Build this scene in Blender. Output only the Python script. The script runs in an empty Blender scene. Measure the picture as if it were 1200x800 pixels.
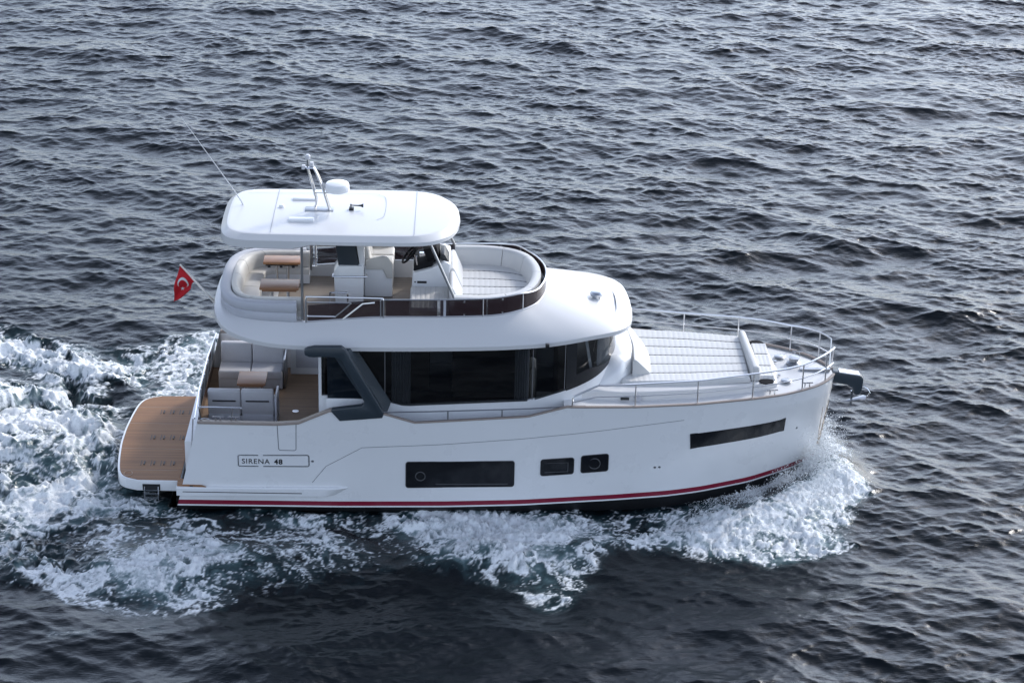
import bpy, bmesh, math, random
import numpy as np
from mathutils import Vector, Matrix
R_ = math.radians
random.seed(4)
rng = np.random.default_rng(11)
scene = bpy.context.scene
col = scene.collection

# ------------------------------------------------------------------ camera, sky, sun, exposure
# metres; x runs forward along the yacht, -y is its starboard side, z=0 is the still water
cam_d = bpy.data.cameras.new('camera')
cam = bpy.data.objects.new('camera', cam_d)
col.objects.link(cam)
cam_d.sensor_width = 36.0
cam_d.lens = 80.857
cam_d.clip_start = 0.5
cam_d.clip_end = 9000
cam.matrix_world = Matrix([[0.99966, -0.01477, -0.02168, -0.38786], [-0.01379, 0.40708, -0.91329, -45.25536], [0.02232, 0.91327, 0.40674, 23.15578], [0.0, 0.0, 0.0, 1.0]])
scene.camera = cam

SUN_EL, SUN_AZ = 34.0, 47.0            # azimuth measured from +x (bow) towards +y (port)
world = bpy.data.worlds.new('World')
scene.world = world
world.use_nodes = True
wt = world.node_tree
for n in list(wt.nodes):
    wt.nodes.remove(n)
sky = wt.nodes.new('ShaderNodeTexSky')
sky.sky_type = 'NISHITA'
sky.sun_disc = False
sky.sun_elevation = R_(SUN_EL)
sky.sun_rotation = R_(90.0 - SUN_AZ)
sky.air_density = 1.0
sky.dust_density = 0.8
sky.ozone_density = 1.0
hsv = wt.nodes.new('ShaderNodeHueSaturation')
hsv.inputs['Saturation'].default_value = 0.55
cool = wt.nodes.new('ShaderNodeMix')
cool.data_type = 'RGBA'
cool.blend_type = 'MULTIPLY'
cool.inputs[0].default_value = 1.0
cool.inputs[7].default_value = (0.95, 0.985, 1.072, 1)
bg = wt.nodes.new('ShaderNodeBackground')
bg.inputs['Strength'].default_value = 0.15
wo = wt.nodes.new('ShaderNodeOutputWorld')
wt.links.new(sky.outputs[0], hsv.inputs['Color'])
wt.links.new(hsv.outputs[0], cool.inputs[6])
# a bright veil of thin cloud low in the sky on the sunward side
def wnode(op, a, b=None, c=None):
    n = wt.nodes.new('ShaderNodeMath')
    n.operation = op
    for i, v in enumerate((a, b, c)):
        if v is None:
            continue
        if isinstance(v, (int, float)):
            n.inputs[i].default_value = v
        else:
            wt.links.new(v, n.inputs[i])
    return n.outputs[0]
def wramp(v, a, b):
    n = wt.nodes.new('ShaderNodeMapRange')
    n.interpolation_type = 'SMOOTHSTEP'
    n.inputs['From Min'].default_value = a
    n.inputs['From Max'].default_value = b
    wt.links.new(v, n.inputs['Value'])
    return n.outputs[0]
wtc = wt.nodes.new('ShaderNodeTexCoord')
wsp = wt.nodes.new('ShaderNodeSeparateXYZ')
wt.links.new(wtc.outputs['Generated'], wsp.inputs[0])
side_ = wnode('ADD', wnode('MULTIPLY', wsp.outputs['X'], math.cos(R_(46))), wnode('MULTIPLY', wsp.outputs['Y'], math.sin(R_(46))))
low_ = wnode('SUBTRACT', 1.0, wramp(wsp.outputs['Z'], 0.12, 0.80))
veil = wnode('MULTIPLY_ADD', wnode('MULTIPLY', wramp(side_, -0.1, 1.1), low_), 0.95, 1.0)
veil = wnode('MULTIPLY', veil, wnode('MULTIPLY_ADD', wramp(wsp.outputs['Z'], -0.02, 0.36), 0.5, 0.5))
veil = wnode('MULTIPLY', veil, wnode('SUBTRACT', 1.0, wnode('MULTIPLY', wramp(wsp.outputs['Z'], 0.5, 0.92), 0.42)))
vm = wt.nodes.new('ShaderNodeVectorMath')
vm.operation = 'SCALE'
wt.links.new(cool.outputs[2], vm.inputs[0])
wt.links.new(veil, vm.inputs['Scale'])
wt.links.new(vm.outputs[0], bg.inputs['Color'])
wt.links.new(bg.outputs[0], wo.inputs['Surface'])

sun_d = bpy.data.lights.new('sun', 'SUN')
sun_d.energy = 1.2
sun_d.angle = R_(10.0)
sun_d.color = (1.0, 0.965, 0.92)
sun = bpy.data.objects.new('sun', sun_d)
col.objects.link(sun)
sv = Vector((math.cos(R_(SUN_EL)) * math.cos(R_(SUN_AZ)), math.cos(R_(SUN_EL)) * math.sin(R_(SUN_AZ)), math.sin(R_(SUN_EL))))
sun.rotation_euler = sv.to_track_quat('Z', 'Y').to_euler()
sun.location = sv * 60

vs = scene.view_settings
vs.view_transform = 'Standard'
vs.look = 'None'
vs.exposure = 0.97
vs.gamma = 1.0
vs.use_curve_mapping = False
scene.cycles.max_bounces = 8
scene.cycles.use_denoising = True

# ------------------------------------------------------------------ helpers
def sm(e0, e1, x):
    t = np.clip((x - e0) / (e1 - e0), 0, 1)
    return t * t * (3 - 2 * t)

def crom(pts, n=6, closed=False):
    """smooth curve through the points"""
    P = [np.array(p, float) for p in pts]
    out = []
    m = len(P)
    rngs = range(m if closed else m - 1)
    for i in rngs:
        p1, p2 = P[i], P[(i + 1) % m]
        p0 = P[i - 1] if (closed or i > 0) else 2 * p1 - p2
        p3 = P[(i + 2) % m] if (closed or i + 2 < m) else 2 * p2 - p1
        for k in range(n):
            t = k / n
            out.append(0.5 * ((2 * p1) + (-p0 + p2) * t + (2 * p0 - 5 * p1 + 4 * p2 - p3) * t * t + (-p0 + 3 * p1 - 3 * p2 + p3) * t ** 3))
    if not closed:
        out.append(P[-1])
    return [tuple(float(v) for v in p) for p in out]

def mirror_path(half):
    """half outline from the aft centre over starboard (y given positive) to the forward centre -> whole loop"""
    st = [(p[0], -p[1]) + tuple(p[2:]) for p in half]
    pt = [tuple(p) for p in half if p[1] > 1e-6]
    return st + pt[::-1]

class MB:
    def __init__(s):
        s.v, s.f, s.mi, s.cur = [], [], [], 0
    def add(s, vs_, fs):
        b = len(s.v)
        s.v += [tuple(float(c) for c in v) for v in vs_]
        for f in fs:
            s.f.append([b + i for i in f])
            s.mi.append(s.cur)
        return s
    def hexa(s, p):
        return s.add(p, [(0, 3, 2, 1), (4, 5, 6, 7), (0, 1, 5, 4), (1, 2, 6, 5), (2, 3, 7, 6), (3, 0, 4, 7)])
    def box(s, x0, x1, y0, y1, z0, z1, M=None):
        p = [(x0, y0, z0), (x1, y0, z0), (x1, y1, z0), (x0, y1, z0), (x0, y0, z1), (x1, y0, z1), (x1, y1, z1), (x0, y1, z1)]
        if M is not None:
            p = [tuple(M @ Vector(q)) for q in p]
        return s.hexa(p)
    def grid(s, rows, closed=False, caps=False):
        b = len(s.v)
        n = len(rows[0])
        for r in rows:
            s.v += [tuple(float(c) for c in v) for v in r]
        for i in range(len(rows) - 1):
            for j in range(n if closed else n - 1):
                k = (j + 1) % n
                s.f.append([b + i * n + j, b + i * n + k, b + (i + 1) * n + k, b + (i + 1) * n + j])
                s.mi.append(s.cur)
        if caps:
            s.f.append([b + j for j in range(n)][::-1]); s.mi.append(s.cur)
            s.f.append([b + (len(rows) - 1) * n + j for j in range(n)]); s.mi.append(s.cur)
        return s
    def prism(s, poly, z0, z1):
        n = len(poly)
        vs_ = [(p[0], p[1], z0) for p in poly] + [(p[0], p[1], z1) for p in poly]
        fs = [tuple(range(n))[::-1], tuple(range(n, 2 * n))] + [(i, (i + 1) % n, n + (i + 1) % n, n + i) for i in range(n)]
        return s.add(vs_, fs)
    def side_prism(s, poly, y0, y1):
        n = len(poly)
        vs_ = [(p[0], y0, p[1]) for p in poly] + [(p[0], y1, p[1]) for p in poly]
        fs = [tuple(range(n)), tuple(range(n, 2 * n))[::-1]] + [(i, n + i, n + (i + 1) % n, (i + 1) % n) for i in range(n)]
        return s.add(vs_, fs)
    def tube(s, pts, r, n=8, closed=False):
        P = [Vector(p) for p in pts]
        m = len(P)
        rows, N = [], None
        for i in range(m):
            if closed:
                T = P[(i + 1) % m] - P[i - 1]
            else:
                T = P[min(i + 1, m - 1)] - P[max(i - 1, 0)]
            T.normalize()
            if N is None:
                N = T.orthogonal().normalized()
            N = (N - T * N.dot(T)).normalized()
            B = T.cross(N)
            rr = r[i] if isinstance(r, (list, tuple)) else r
            rows.append([P[i] + (N * math.cos(a) + B * math.sin(a)) * rr for a in [2 * math.pi * k / n for k in range(n)]])
        if closed:
            rows.append(rows[0])
        return s.grid(rows, closed=True, caps=not closed)
    def lathe(s, prof, c, n=24):
        rows = [[(c[0] + r * math.cos(2 * math.pi * k / n), c[1] + r * math.sin(2 * math.pi * k / n), c[2] + z) for k in range(n)] for r, z in prof]
        return s.grid(rows, closed=True, caps=True)
    def sweep(s, path, prof, closed=False, caps=True):
        """prof: list of (outward offset, height); path: (x, y, z) in plan, outward is to the right of travel"""
        m = len(path)
        P = np.array([p if len(p) > 2 else (p[0], p[1], 0.0) for p in path], float)
        rows = []
        for i in range(m):
            a = P[i - 1] if (closed or i) else P[i]
            b = P[(i + 1) % m] if (closed or i + 1 < m) else P[i]
            t = b[:2] - a[:2]
            t = t / (np.linalg.norm(t) + 1e-9)
            nrm = np.array([t[1], -t[0]])
            pr = prof(i / (m - 1), P[i]) if callable(prof) else prof
            rows.append([(P[i][0] + nrm[0] * o, P[i][1] + nrm[1] * o, P[i][2] + h) for o, h in pr])
        if closed:
            rows.append(rows[0])
        return s.grid(rows, closed=True, caps=caps and not closed)
    def build(s, name, mat, parent=None, bevel=0.0, segs=2, angle=38, flat=False, tri=False):
        me = bpy.data.meshes.new(name)
        me.from_pydata(s.v, [], s.f)
        for m_ in (mat if isinstance(mat, (list, tuple)) else [mat]):
            me.materials.append(m_)
        if max(s.mi, default=0) > 0:
            me.polygons.foreach_set('material_index', s.mi)
        bm = bmesh.new()
        bm.from_mesh(me)
        bmesh.ops.remove_doubles(bm, verts=bm.verts, dist=1e-5)
        bmesh.ops.dissolve_degenerate(bm, edges=bm.edges, dist=1e-6)
        bmesh.ops.recalc_face_normals(bm, faces=bm.faces)
        if bevel > 0:
            es = [e for e in bm.edges if len(e.link_faces) == 2 and e.calc_face_angle(0) > R_(30)]
            bmesh.ops.bevel(bm, geom=es, offset=bevel, segments=segs, profile=0.5, affect='EDGES', clamp_overlap=True)
        bm.to_mesh(me)
        bm.free()
        if not flat:
            me.polygons.foreach_set('use_smooth', [True] * len(me.polygons))
            me.set_sharp_from_angle(angle=R_(angle))
        o = bpy.data.objects.new(name, me)
        col.objects.link(o)
        if parent is not None:
            adopt(o, parent)
        return o

def build_pieces(mb, name, mat_, parent=None, **kw):
    """one object for every separate piece in the collected shapes"""
    par = list(range(len(mb.v)))
    def root(i):
        while par[i] != i:
            par[i] = par[par[i]]
            i = par[i]
        return i
    for f in mb.f:
        r = root(f[0])
        for i in f[1:]:
            par[root(i)] = r
    groups = {}
    for f in mb.f:
        groups.setdefault(root(f[0]), []).append(f)
    out = []
    for fs in groups.values():
        q = MB()
        ids = sorted({i for f in fs for i in f})
        mp = {i: k for k, i in enumerate(ids)}
        q.add([mb.v[i] for i in ids], [[mp[i] for i in f] for f in fs])
        out.append(q.build(name, mat_, parent, **kw))
    return out

def adopt(o, parent):
    o.parent = parent
    o.matrix_parent_inverse = Matrix.Translation(-world_loc(parent))

def world_loc(o):
    return Vector(o['_at']) if '_at' in o else Vector((0, 0, 0))

def thing(name, label, cat, loc=(0, 0, 0), group=None):
    o = bpy.data.objects.new(name, None)
    o.empty_display_size = 0.3
    col.objects.link(o)
    o.location = loc
    o['_at'] = list(loc)
    o['label'] = label
    o['category'] = cat
    if group:
        o['group'] = group
    return o

# ------------------------------------------------------------------ materials
def mat(name, colour, rough=0.5, metal=0.0, coat=0.0, spec=None, vary=0.0, scale=3.0, bump=0.0, bscale=80.0, ior=None):
    m = bpy.data.materials.new(name)
    m.use_nodes = True
    nt = m.node_tree
    b = nt.nodes['Principled BSDF']
    b.inputs['Base Color'].default_value = (*colour, 1)
    b.inputs['Roughness'].default_value = rough
    b.inputs['Metallic'].default_value = metal
    b.inputs['Coat Weight'].default_value = coat
    b.inputs['Coat Roughness'].default_value = 0.06
    if ior:
        b.inputs['IOR'].default_value = ior
    if spec is not None:
        b.inputs['Specular IOR Level'].default_value = spec
    tc = nt.nodes.new('ShaderNodeTexCoord')
    if vary > 0:
        nz = nt.nodes.new('ShaderNodeTexNoise')
        nz.inputs['Scale'].default_value = scale
        nz.inputs['Detail'].default_value = 6
        nz.inputs['Roughness'].default_value = 0.62
        nt.links.new(tc.outputs['Object'], nz.inputs['Vector'])
        mx = nt.nodes.new('ShaderNodeMix')
        mx.data_type = 'RGBA'
        mx.inputs[6].default_value = (*[max(0, c * (1 - vary)) for c in colour], 1)
        mx.inputs[7].default_value = (*[min(1, c * (1 + vary * 0.6)) for c in colour], 1)
        nt.links.new(nz.outputs['Fac'], mx.inputs[0])
        nt.links.new(mx.outputs[2], b.inputs['Base Color'])
        rr = nt.nodes.new('ShaderNodeMapRange')
        rr.inputs['To Min'].default_value = max(0.02, rough - 0.08)
        rr.inputs['To Max'].default_value = min(1, rough + 0.1)
        nt.links.new(nz.outputs['Fac'], rr.inputs['Value'])
        nt.links.new(rr.outputs[0], b.inputs['Roughness'])
    if bump > 0:
        n2 = nt.nodes.new('ShaderNodeTexNoise')
        n2.inputs['Scale'].default_value = bscale
        n2.inputs['Detail'].default_value = 4
        nt.links.new(tc.outputs['Object'], n2.inputs['Vector'])
        bp = nt.nodes.new('ShaderNodeBump')
        bp.inputs['Strength'].default_value = bump
        bp.inputs['Distance'].default_value = 0.01
        nt.links.new(n2.outputs['Fac'], bp.inputs['Height'])
        nt.links.new(bp.outputs[0], b.inputs['Normal'])
    return m

def teak_mat(name, light, dark, width=0.055, axis='Y', caulk=(0.03, 0.022, 0.018), cw=0.09, rough=0.62):
    """planks of varied tone running along x with dark caulking between them"""
    m = bpy.data.materials.new(name)
    m.use_nodes = True
    nt = m.node_tree
    L = nt.links.new
    b = nt.nodes['Principled BSDF']
    b.inputs['Roughness'].default_value = rough
    tc = nt.nodes.new('ShaderNodeTexCoord')
    sp = nt.nodes.new('ShaderNodeSeparateXYZ')
    L(tc.outputs['Object'], sp.inputs[0])
    def math_(op, a, bb=None):
        n = nt.nodes.new('ShaderNodeMath')
        n.operation = op
        for i, v in enumerate((a, bb)):
            if v is None:
                continue
            if isinstance(v, (int, float)):
                n.inputs[i].default_value = v
            else:
                L(v, n.inputs[i])
        return n.outputs[0]
    u = math_('DIVIDE', sp.outputs[axis], width)
    fl = math_('FLOOR', u)
    fr = math_('FRACT', u)
    wn = nt.nodes.new('ShaderNodeTexWhiteNoise')
    wn.noise_dimensions = '1D'
    L(fl, wn.inputs['W'])
    mp = nt.nodes.new('ShaderNodeMapping')
    mp.inputs['Scale'].default_value = (2.2, 26, 26) if axis == 'Y' else (26, 2.2, 26)
    L(tc.outputs['Object'], mp.inputs[0])
    nz = nt.nodes.new('ShaderNodeTexNoise')
    nz.inputs['Scale'].default_value = 1.4
    nz.inputs['Detail'].default_value = 8
    nz.inputs['Roughness'].default_value = 0.65
    L(mp.outputs[0], nz.inputs['Vector'])
    big = nt.nodes.new('ShaderNodeTexNoise')
    big.inputs['Scale'].default_value = 1.7
    big.inputs['Detail'].default_value = 4
    L(tc.outputs['Object'], big.inputs['Vector'])
    f = math_('ADD', math_('MULTIPLY', wn.outputs['Value'], 0.35), math_('MULTIPLY', nz.outputs['Fac'], 0.45))
    f = math_('ADD', f, math_('MULTIPLY', big.outputs['Fac'], 0.45))
    f = math_('SUBTRACT', f, 0.12)
    mx = nt.nodes.new('ShaderNodeMix')
    mx.data_type = 'RGBA'
    mx.clamp_factor = True
    mx.inputs[6].default_value = (*dark, 1)
    mx.inputs[7].default_value = (*light, 1)
    L(f, mx.inputs[0])
    e = math_('LESS_THAN', fr, cw)
    mx2 = nt.nodes.new('ShaderNodeMix')
    mx2.data_type = 'RGBA'
    mx2.inputs[7].default_value = (*caulk, 1)
    L(mx.outputs[2], mx2.inputs[6])
    L(e, mx2.inputs[0])
    L(mx2.outputs[2], b.inputs['Base Color'])
    return m

def glass_mat(name, tint, through=0.1, rough=0.03):
    """smoked glass: a clear tinted part behind a mirror-like front"""
    m = bpy.data.materials.new(name)
    m.use_nodes = True
    nt = m.node_tree
    b = nt.nodes['Principled BSDF']
    b.inputs['Base Color'].default_value = (*tint, 1)
    b.inputs['Roughness'].default_value = rough
    b.inputs['IOR'].default_value = 1.5
    tr = nt.nodes.new('ShaderNodeBsdfTransparent')
    tr.inputs['Color'].default_value = (0.75, 0.78, 0.8, 1)
    fr = nt.nodes.new('ShaderNodeFresnel')
    fr.inputs['IOR'].default_value = 1.5
    inv = nt.nodes.new('ShaderNodeMath')
    inv.operation = 'SUBTRACT'
    inv.inputs[0].default_value = 1.0
    nt.links.new(fr.outputs[0], inv.inputs[1])
    ml = nt.nodes.new('ShaderNodeMath')
    ml.operation = 'MULTIPLY'
    ml.inputs[1].default_value = through
    nt.links.new(inv.outputs[0], ml.inputs[0])
    mx = nt.nodes.new('ShaderNodeMixShader')
    nt.links.new(ml.outputs[0], mx.inputs[0])
    nt.links.new(b.outputs[0], mx.inputs[1])
    nt.links.new(tr.outputs[0], mx.inputs[2])
    nt.links.new(mx.outputs[0], nt.nodes['Material Output'].inputs['Surface'])
    return m

GEL = mat('white_gelcoat', (0.80, 0.81, 0.82), 0.28, coat=0.8, vary=0.03, scale=1.3)
GEL_DIM = mat('white_gelcoat_dimmed', (0.66, 0.66, 0.66), 0.34, coat=0.25, vary=0.025, scale=1.3)  # same white gelcoat, colour darkened to hold down the light on sunlit tops
GEL2 = mat('deck_nonskid', (0.66, 0.665, 0.67), 0.55, vary=0.03, scale=2.0, bump=0.08, bscale=220)
RED = mat('red_boot_stripe', (0.22, 0.006, 0.03), 0.3, coat=0.3)
BLACK = mat('antifouling', (0.012, 0.013, 0.016), 0.55, vary=0.3, scale=4)
GROOVE = mat('groove_grey', (0.13, 0.14, 0.16), 0.6)
CAPT = mat('weathered_cap', (0.30, 0.25, 0.22), 0.5, vary=0.2, scale=9)
STEEL = mat('stainless', (0.62, 0.63, 0.65), 0.16, metal=1.0)
STEELD = mat('stainless_satin', (0.33, 0.34, 0.36), 0.32, metal=1.0)
RAIL = mat('rail_steel', (0.78, 0.78, 0.79), 0.3, metal=1.0)
SLATE = mat('slate_paint', (0.032, 0.045, 0.058), 0.4, coat=0.15, vary=0.12, scale=5)
ROPE = mat('dark_rope', (0.02, 0.02, 0.022), 0.9, spec=0.1)
MATTE = mat('matte_black', (0.012, 0.012, 0.014), 0.75, spec=0.2, vary=0.2, scale=14)
DARK = mat('dark_plastic', (0.018, 0.019, 0.022), 0.42, vary=0.2, scale=20)
DARKG = glass_mat('hull_window_glass', (0.008, 0.009, 0.012), 0.0, 0.12)
PORTF = mat('port_frame', (0.06, 0.062, 0.068), 0.4)
SMOKE = glass_mat('smoked_screen', (0.060, 0.034, 0.036), 0.45)
SALON = glass_mat('saloon_glass', (0.004, 0.005, 0.007), 0.45)
WIND = glass_mat('windscreen_glass', (0.03, 0.035, 0.04), 0.72)
VINYL = mat('cream_vinyl', (0.60, 0.58, 0.54), 0.5, vary=0.05, scale=6, bump=0.12, bscale=160)
PIPING = mat('seam_piping', (0.17, 0.17, 0.18), 0.7)
VINYLW = mat('white_vinyl', (0.62, 0.62, 0.61), 0.5, vary=0.05, scale=6, bump=0.12, bscale=160)
GREYF = mat('grey_fabric', (0.50, 0.50, 0.52), 0.8, vary=0.08, scale=12, bump=0.2, bscale=260)
GREYV = mat('grey_vinyl', (0.50, 0.51, 0.55), 0.55, vary=0.06, scale=6, bump=0.12, bscale=160)
TEAK = teak_mat('platform_teak', (0.38, 0.19, 0.080), (0.17, 0.075, 0.030), cw=0.13)
TEAKD = teak_mat('cockpit_teak', (0.34, 0.225, 0.14), (0.18, 0.115, 0.07))
TEAKG = teak_mat('weathered_fly_teak', (0.36, 0.31, 0.26), (0.22, 0.19, 0.16))
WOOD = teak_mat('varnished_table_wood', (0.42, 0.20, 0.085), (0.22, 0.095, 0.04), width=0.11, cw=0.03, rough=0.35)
WOODD = teak_mat('table_wood_dark', (0.34, 0.175, 0.09), (0.19, 0.09, 0.045), width=0.11, cw=0.03, rough=0.4)  # darker tone of the table wood
FLAGR = mat('flag_red', (0.58, 0.010, 0.020), 0.75, vary=0.12, scale=7)
FLAGW = mat('flag_white', (0.75, 0.75, 0.75), 0.75)
CURT = mat('curtain', (0.42, 0.43, 0.45), 0.85, vary=0.15, scale=9)
INTER = mat('saloon_joinery', (0.16, 0.13, 0.10), 0.5, vary=0.2, scale=3)
DARKIN = mat('saloon_lining', (0.05, 0.05, 0.055), 0.7)
GOLD = mat('stem_plate', (0.55, 0.50, 0.44), 0.22, metal=1.0, vary=0.25, scale=6)
# ------------------------------------------------------------------ the sea
def fft_sea(L, N, slope, kp, spread, wdir, kmin=0.0, kmax=1e9, seed=1, power=4.0):
    """periodic wave field: height and the two sideways (choppy) displacements"""
    r = np.random.default_rng(seed)
    k1 = 2 * np.pi * np.fft.fftfreq(N, L / N)
    kx, ky = np.meshgrid(k1, k1, indexing='ij')
    k = np.hypot(kx, ky)
    k[0, 0] = 1
    th = np.arctan2(ky, kx) - wdir
    S = np.exp(-1.1 * (kp / k) ** 2.5) / k ** power * (0.04 + np.abs(np.cos(th)) ** spread) * (k > kmin) * (k < kmax)
    S[0, 0] = 0
    a = np.sqrt(S) * (r.normal(size=(N, N)) + 1j * r.normal(size=(N, N)))
    h = np.fft.ifft2(a).real
    rms = np.sqrt(np.mean(np.fft.ifft2(1j * kx * a).real ** 2 + np.fft.ifft2(1j * ky * a).real ** 2))
    s = slope / rms
    dx = np.fft.ifft2(-1j * kx / k * a).imag * 0 + np.fft.ifft2(1j * kx / k * a).real
    dy = np.fft.ifft2(1j * ky / k * a).real
    return h * s, dx * s, dy * s

def cloud_noise(N, beta, seed, kmin=2):
    """tileable fractal noise with unit deviation"""
    r = np.random.default_rng(seed)
    k1 = np.fft.fftfreq(N) * N
    kx, ky = np.meshgrid(k1, k1, indexing='ij')
    k = np.hypot(kx, ky)
    k[0, 0] = 1
    a = (k > kmin) * k ** (-beta) * np.exp(2j * np.pi * r.random((N, N)))
    h = np.fft.ifft2(a).real
    return h / h.std()

def samp(T, L, X, Y):
    """bilinear lookup of a tile of side L that repeats"""
    N = T.shape[0]
    u = (X / L) % 1.0 * N
    v = (Y / L) % 1.0 * N
    i = np.floor(u).astype(int); j = np.floor(v).astype(int)
    fu = u - i; fv = v - j
    i %= N; j %= N
    i1 = (i + 1) % N; j1 = (j + 1) % N
    return (T[i, j] * (1 - fu) * (1 - fv) + T[i1, j] * fu * (1 - fv) + T[i, j1] * (1 - fu) * fv + T[i1, j1] * fu * fv)

def axis(a, b, d, far):
    core = np.arange(a, b + d / 2, d)
    ext, x, s = [], 0.0, d
    while x < far:
        s *= 1.04 if s < 0.35 else 1.13
        x += s
        ext.append(x)
    ext = np.array(ext)
    return np.concatenate([a - ext[::-1], core, core[-1] + ext])

GD = 0.038
gx = axis(-21.0, 23.5, GD, 3500)
gy = axis(-11.5, 43.0, GD, 3500)
X, Y = np.meshgrid(gx, gy, indexing='ij')
spx = np.gradient(gx)[:, None]; spy = np.gradient(gy)[None, :]
spc = np.maximum(spx, spy)

WDIR = R_(258)
h1, dx1, dy1 = fft_sea(58.0, 1024, 0.14, 1.3, 2.4, WDIR, kmax=22, seed=5)
h2, dx2, dy2 = fft_sea(13.7, 512, 0.218, 5.6, 1.9, WDIR + 0.2, kmin=4.0, seed=9, power=3.35)
A1 = 1 - sm(0.15, 0.9, spc)
A2 = 1 - sm(0.06, 0.2, spc)
gust = 0.62 + 0.55 * sm(-1.2, 1.2, samp(cloud_noise(256, 1.3, 3, 6), 58.0, X, Y))

# foam masks drawn as patches on the water, then blurred
MD = 0.1
mx0, my0 = -24.0, -14.0
mnx, mny = 480, 340
MXc = mx0 + (np.arange(mnx) + 0.5) * MD
MYc = my0 + (np.arange(mny) + 0.5) * MD
MX, MY = np.meshgrid(MXc, MYc, indexing='ij')
def inside(poly):
    res = np.zeros(MX.shape, bool)
    n = len(poly)
    for i in range(n):
        x1, y1 = poly[i][:2]; x2, y2 = poly[(i + 1) % n][:2]
        if y1 == y2:
            continue
        c = ((MY >= min(y1, y2)) & (MY < max(y1, y2)))
        xx = (MY - y1) * (x2 - x1) / (y2 - y1) + x1
        res ^= c & (MX < xx)
    return res
def blur(m, s):
    kx = np.fft.fftfreq(mnx, MD)[:, None]; ky = np.fft.rfftfreq(mny, MD)[None, :]
    return np.fft.irfft2(np.fft.rfft2(m) * np.exp(-2 * (np.pi * s) ** 2 * (kx ** 2 + ky ** 2)), s=m.shape)
def patch(poly, d, s):
    return blur(inside(poly) * 1.0, s) * d
foam_patches = [
    # (outline on the water, density, softness)
    ([(-11.52, 1.34), (-9.65, 1.62), (-8.05, 1.15), (-7.53, -1.23), (-6.03, -2.35), (-7.37, -2.39), (-8.93, -2.65), (-10.65, -2.93)], 0.84, 0.25),
    ([(-12.11, 4.28), (-10.41, 3.77), (-9.15, 3.35), (-8.21, 3.01), (-8.03, 1.02), (-11.43, 0.91)], 0.66, 0.25),
    ([(-12.67, 7.03), (-11.14, 6.72), (-9.59, 4.86), (-8.41, 3.70), (-9.11, 3.07), (-10.51, 4.34), (-12.26, 5.01)], 0.62, 0.25),
    ([(-8.81, 5.13), (-7.75, 6.43), (-6.30, 7.00), (-5.33, 5.01), (-6.10, 2.62), (-7.72, 3.02)], 0.66, 0.3),
    ([(-12.72, 7.29), (-10.53, 6.84), (-8.03, 5.40), (-8.01, 3.71), (-10.11, 4.35), (-12.41, 5.75)], 0.40, 0.35),
    ([(-10.65, -2.93), (-6.19, -2.50), (-4.12, -2.60), (-1.59, -3.27), (-2.08, -4.50), (-4.41, -5.45), (-5.67, -6.27), (-8.38, -5.94), (-10.31, -4.64)], 0.58, 0.4),
    ([(-7.11, -4.21), (-5.99, -3.46), (-4.02, -3.95), (-4.91, -5.52), (-6.57, -5.73)], 0.24, 0.45),
    ([(-8.51, -7.07), (-5.93, -6.85), (-6.05, -7.23), (-8.46, -7.38)], 0.35, 0.2),
    ([(-1.61, -2.68), (0.72, -2.28), (2.34, -2.57), (2.47, -3.45), (1.39, -4.34), (0.69, -4.77), (-0.26, -4.52), (-1.58, -3.88)], 0.72, 0.35),
    ([(-0.71, -3.32), (1.43, -2.97), (2.13, -3.32), (1.04, -4.49), (-0.17, -4.24)], 0.35, 0.25),
    ([(0.69, -4.63), (2.28, -3.89), (2.32, -4.84), (1.59, -6.09), (1.10, -5.71)], 0.55, 0.25),
    ([(-2.16, -2.39), (4.36, -2.06), (5.91, -1.24), (7.62, 0.44), (7.53, -1.59), (4.24, -3.55), (2.29, -3.60), (-1.59, -3.34)], 0.56, 0.3),
    ([(-6.19, -2.47), (-1.62, -2.38), (1.45, -2.22), (4.38, -1.83), (4.34, -2.29), (1.43, -2.67), (-1.61, -2.83), (-6.15, -2.80)], 0.34, 0.18),
    ([(2.32, -3.06), (4.32, -2.52), (5.27, -2.04), (5.13, -3.53), (4.23, -3.62), (2.47, -3.60)], 0.42, 0.3),
    ([(4.06, -3.56), (5.39, -2.71), (6.58, -1.77), (7.43, -0.96), (8.25, -0.45), (8.50, -1.48), (8.10, -2.41), (7.76, -3.46), (5.95, -4.08), (4.56, -3.97)], 0.90, 0.2),
    ([(7.09, -0.41), (7.62, 0.19), (8.34, -0.45), (8.45, -1.56), (7.39, -1.90)], 0.5, 0.15),
    # the other side of the bow and hull
    ([(7.7, 0.3), (8.4, 0.6), (7.6, 2.4), (5.0, 3.9), (3.2, 4.2), (5.4, 2.2)], 0.9, 0.2),
    ([(3.0, 2.3), (3.2, 4.2), (0, 5.0), (-5.5, 4.4), (-5.8, 2.6)], 0.4, 0.3),
]
FM = np.zeros(MX.shape)
for poly, d, s in foam_patches:
    FM = np.maximum(FM, 0) + patch(poly, d, s) * (1 - 0.35 * np.clip(FM, 0, 1))
def from_mask(T, fill=0.0):
    u = (X - mx0) / MD - 0.5
    v = (Y - my0) / MD - 0.5
    ok = (u > 0) & (v > 0) & (u < mnx - 2) & (v < mny - 2)
    uc = np.clip(u, 0, mnx - 2.001); vc = np.clip(v, 0, mny - 2.001)
    i = uc.astype(int); j = vc.astype(int); fu = uc - i; fv = vc - j
    r = T[i, j] * (1 - fu) * (1 - fv) + T[i + 1, j] * fu * (1 - fv) + T[i, j + 1] * (1 - fu) * fv + T[i + 1, j + 1] * fu * fv
    return np.where(ok, r, fill)
foam = np.clip(from_mask(FM), 0, 1.15)

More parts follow.
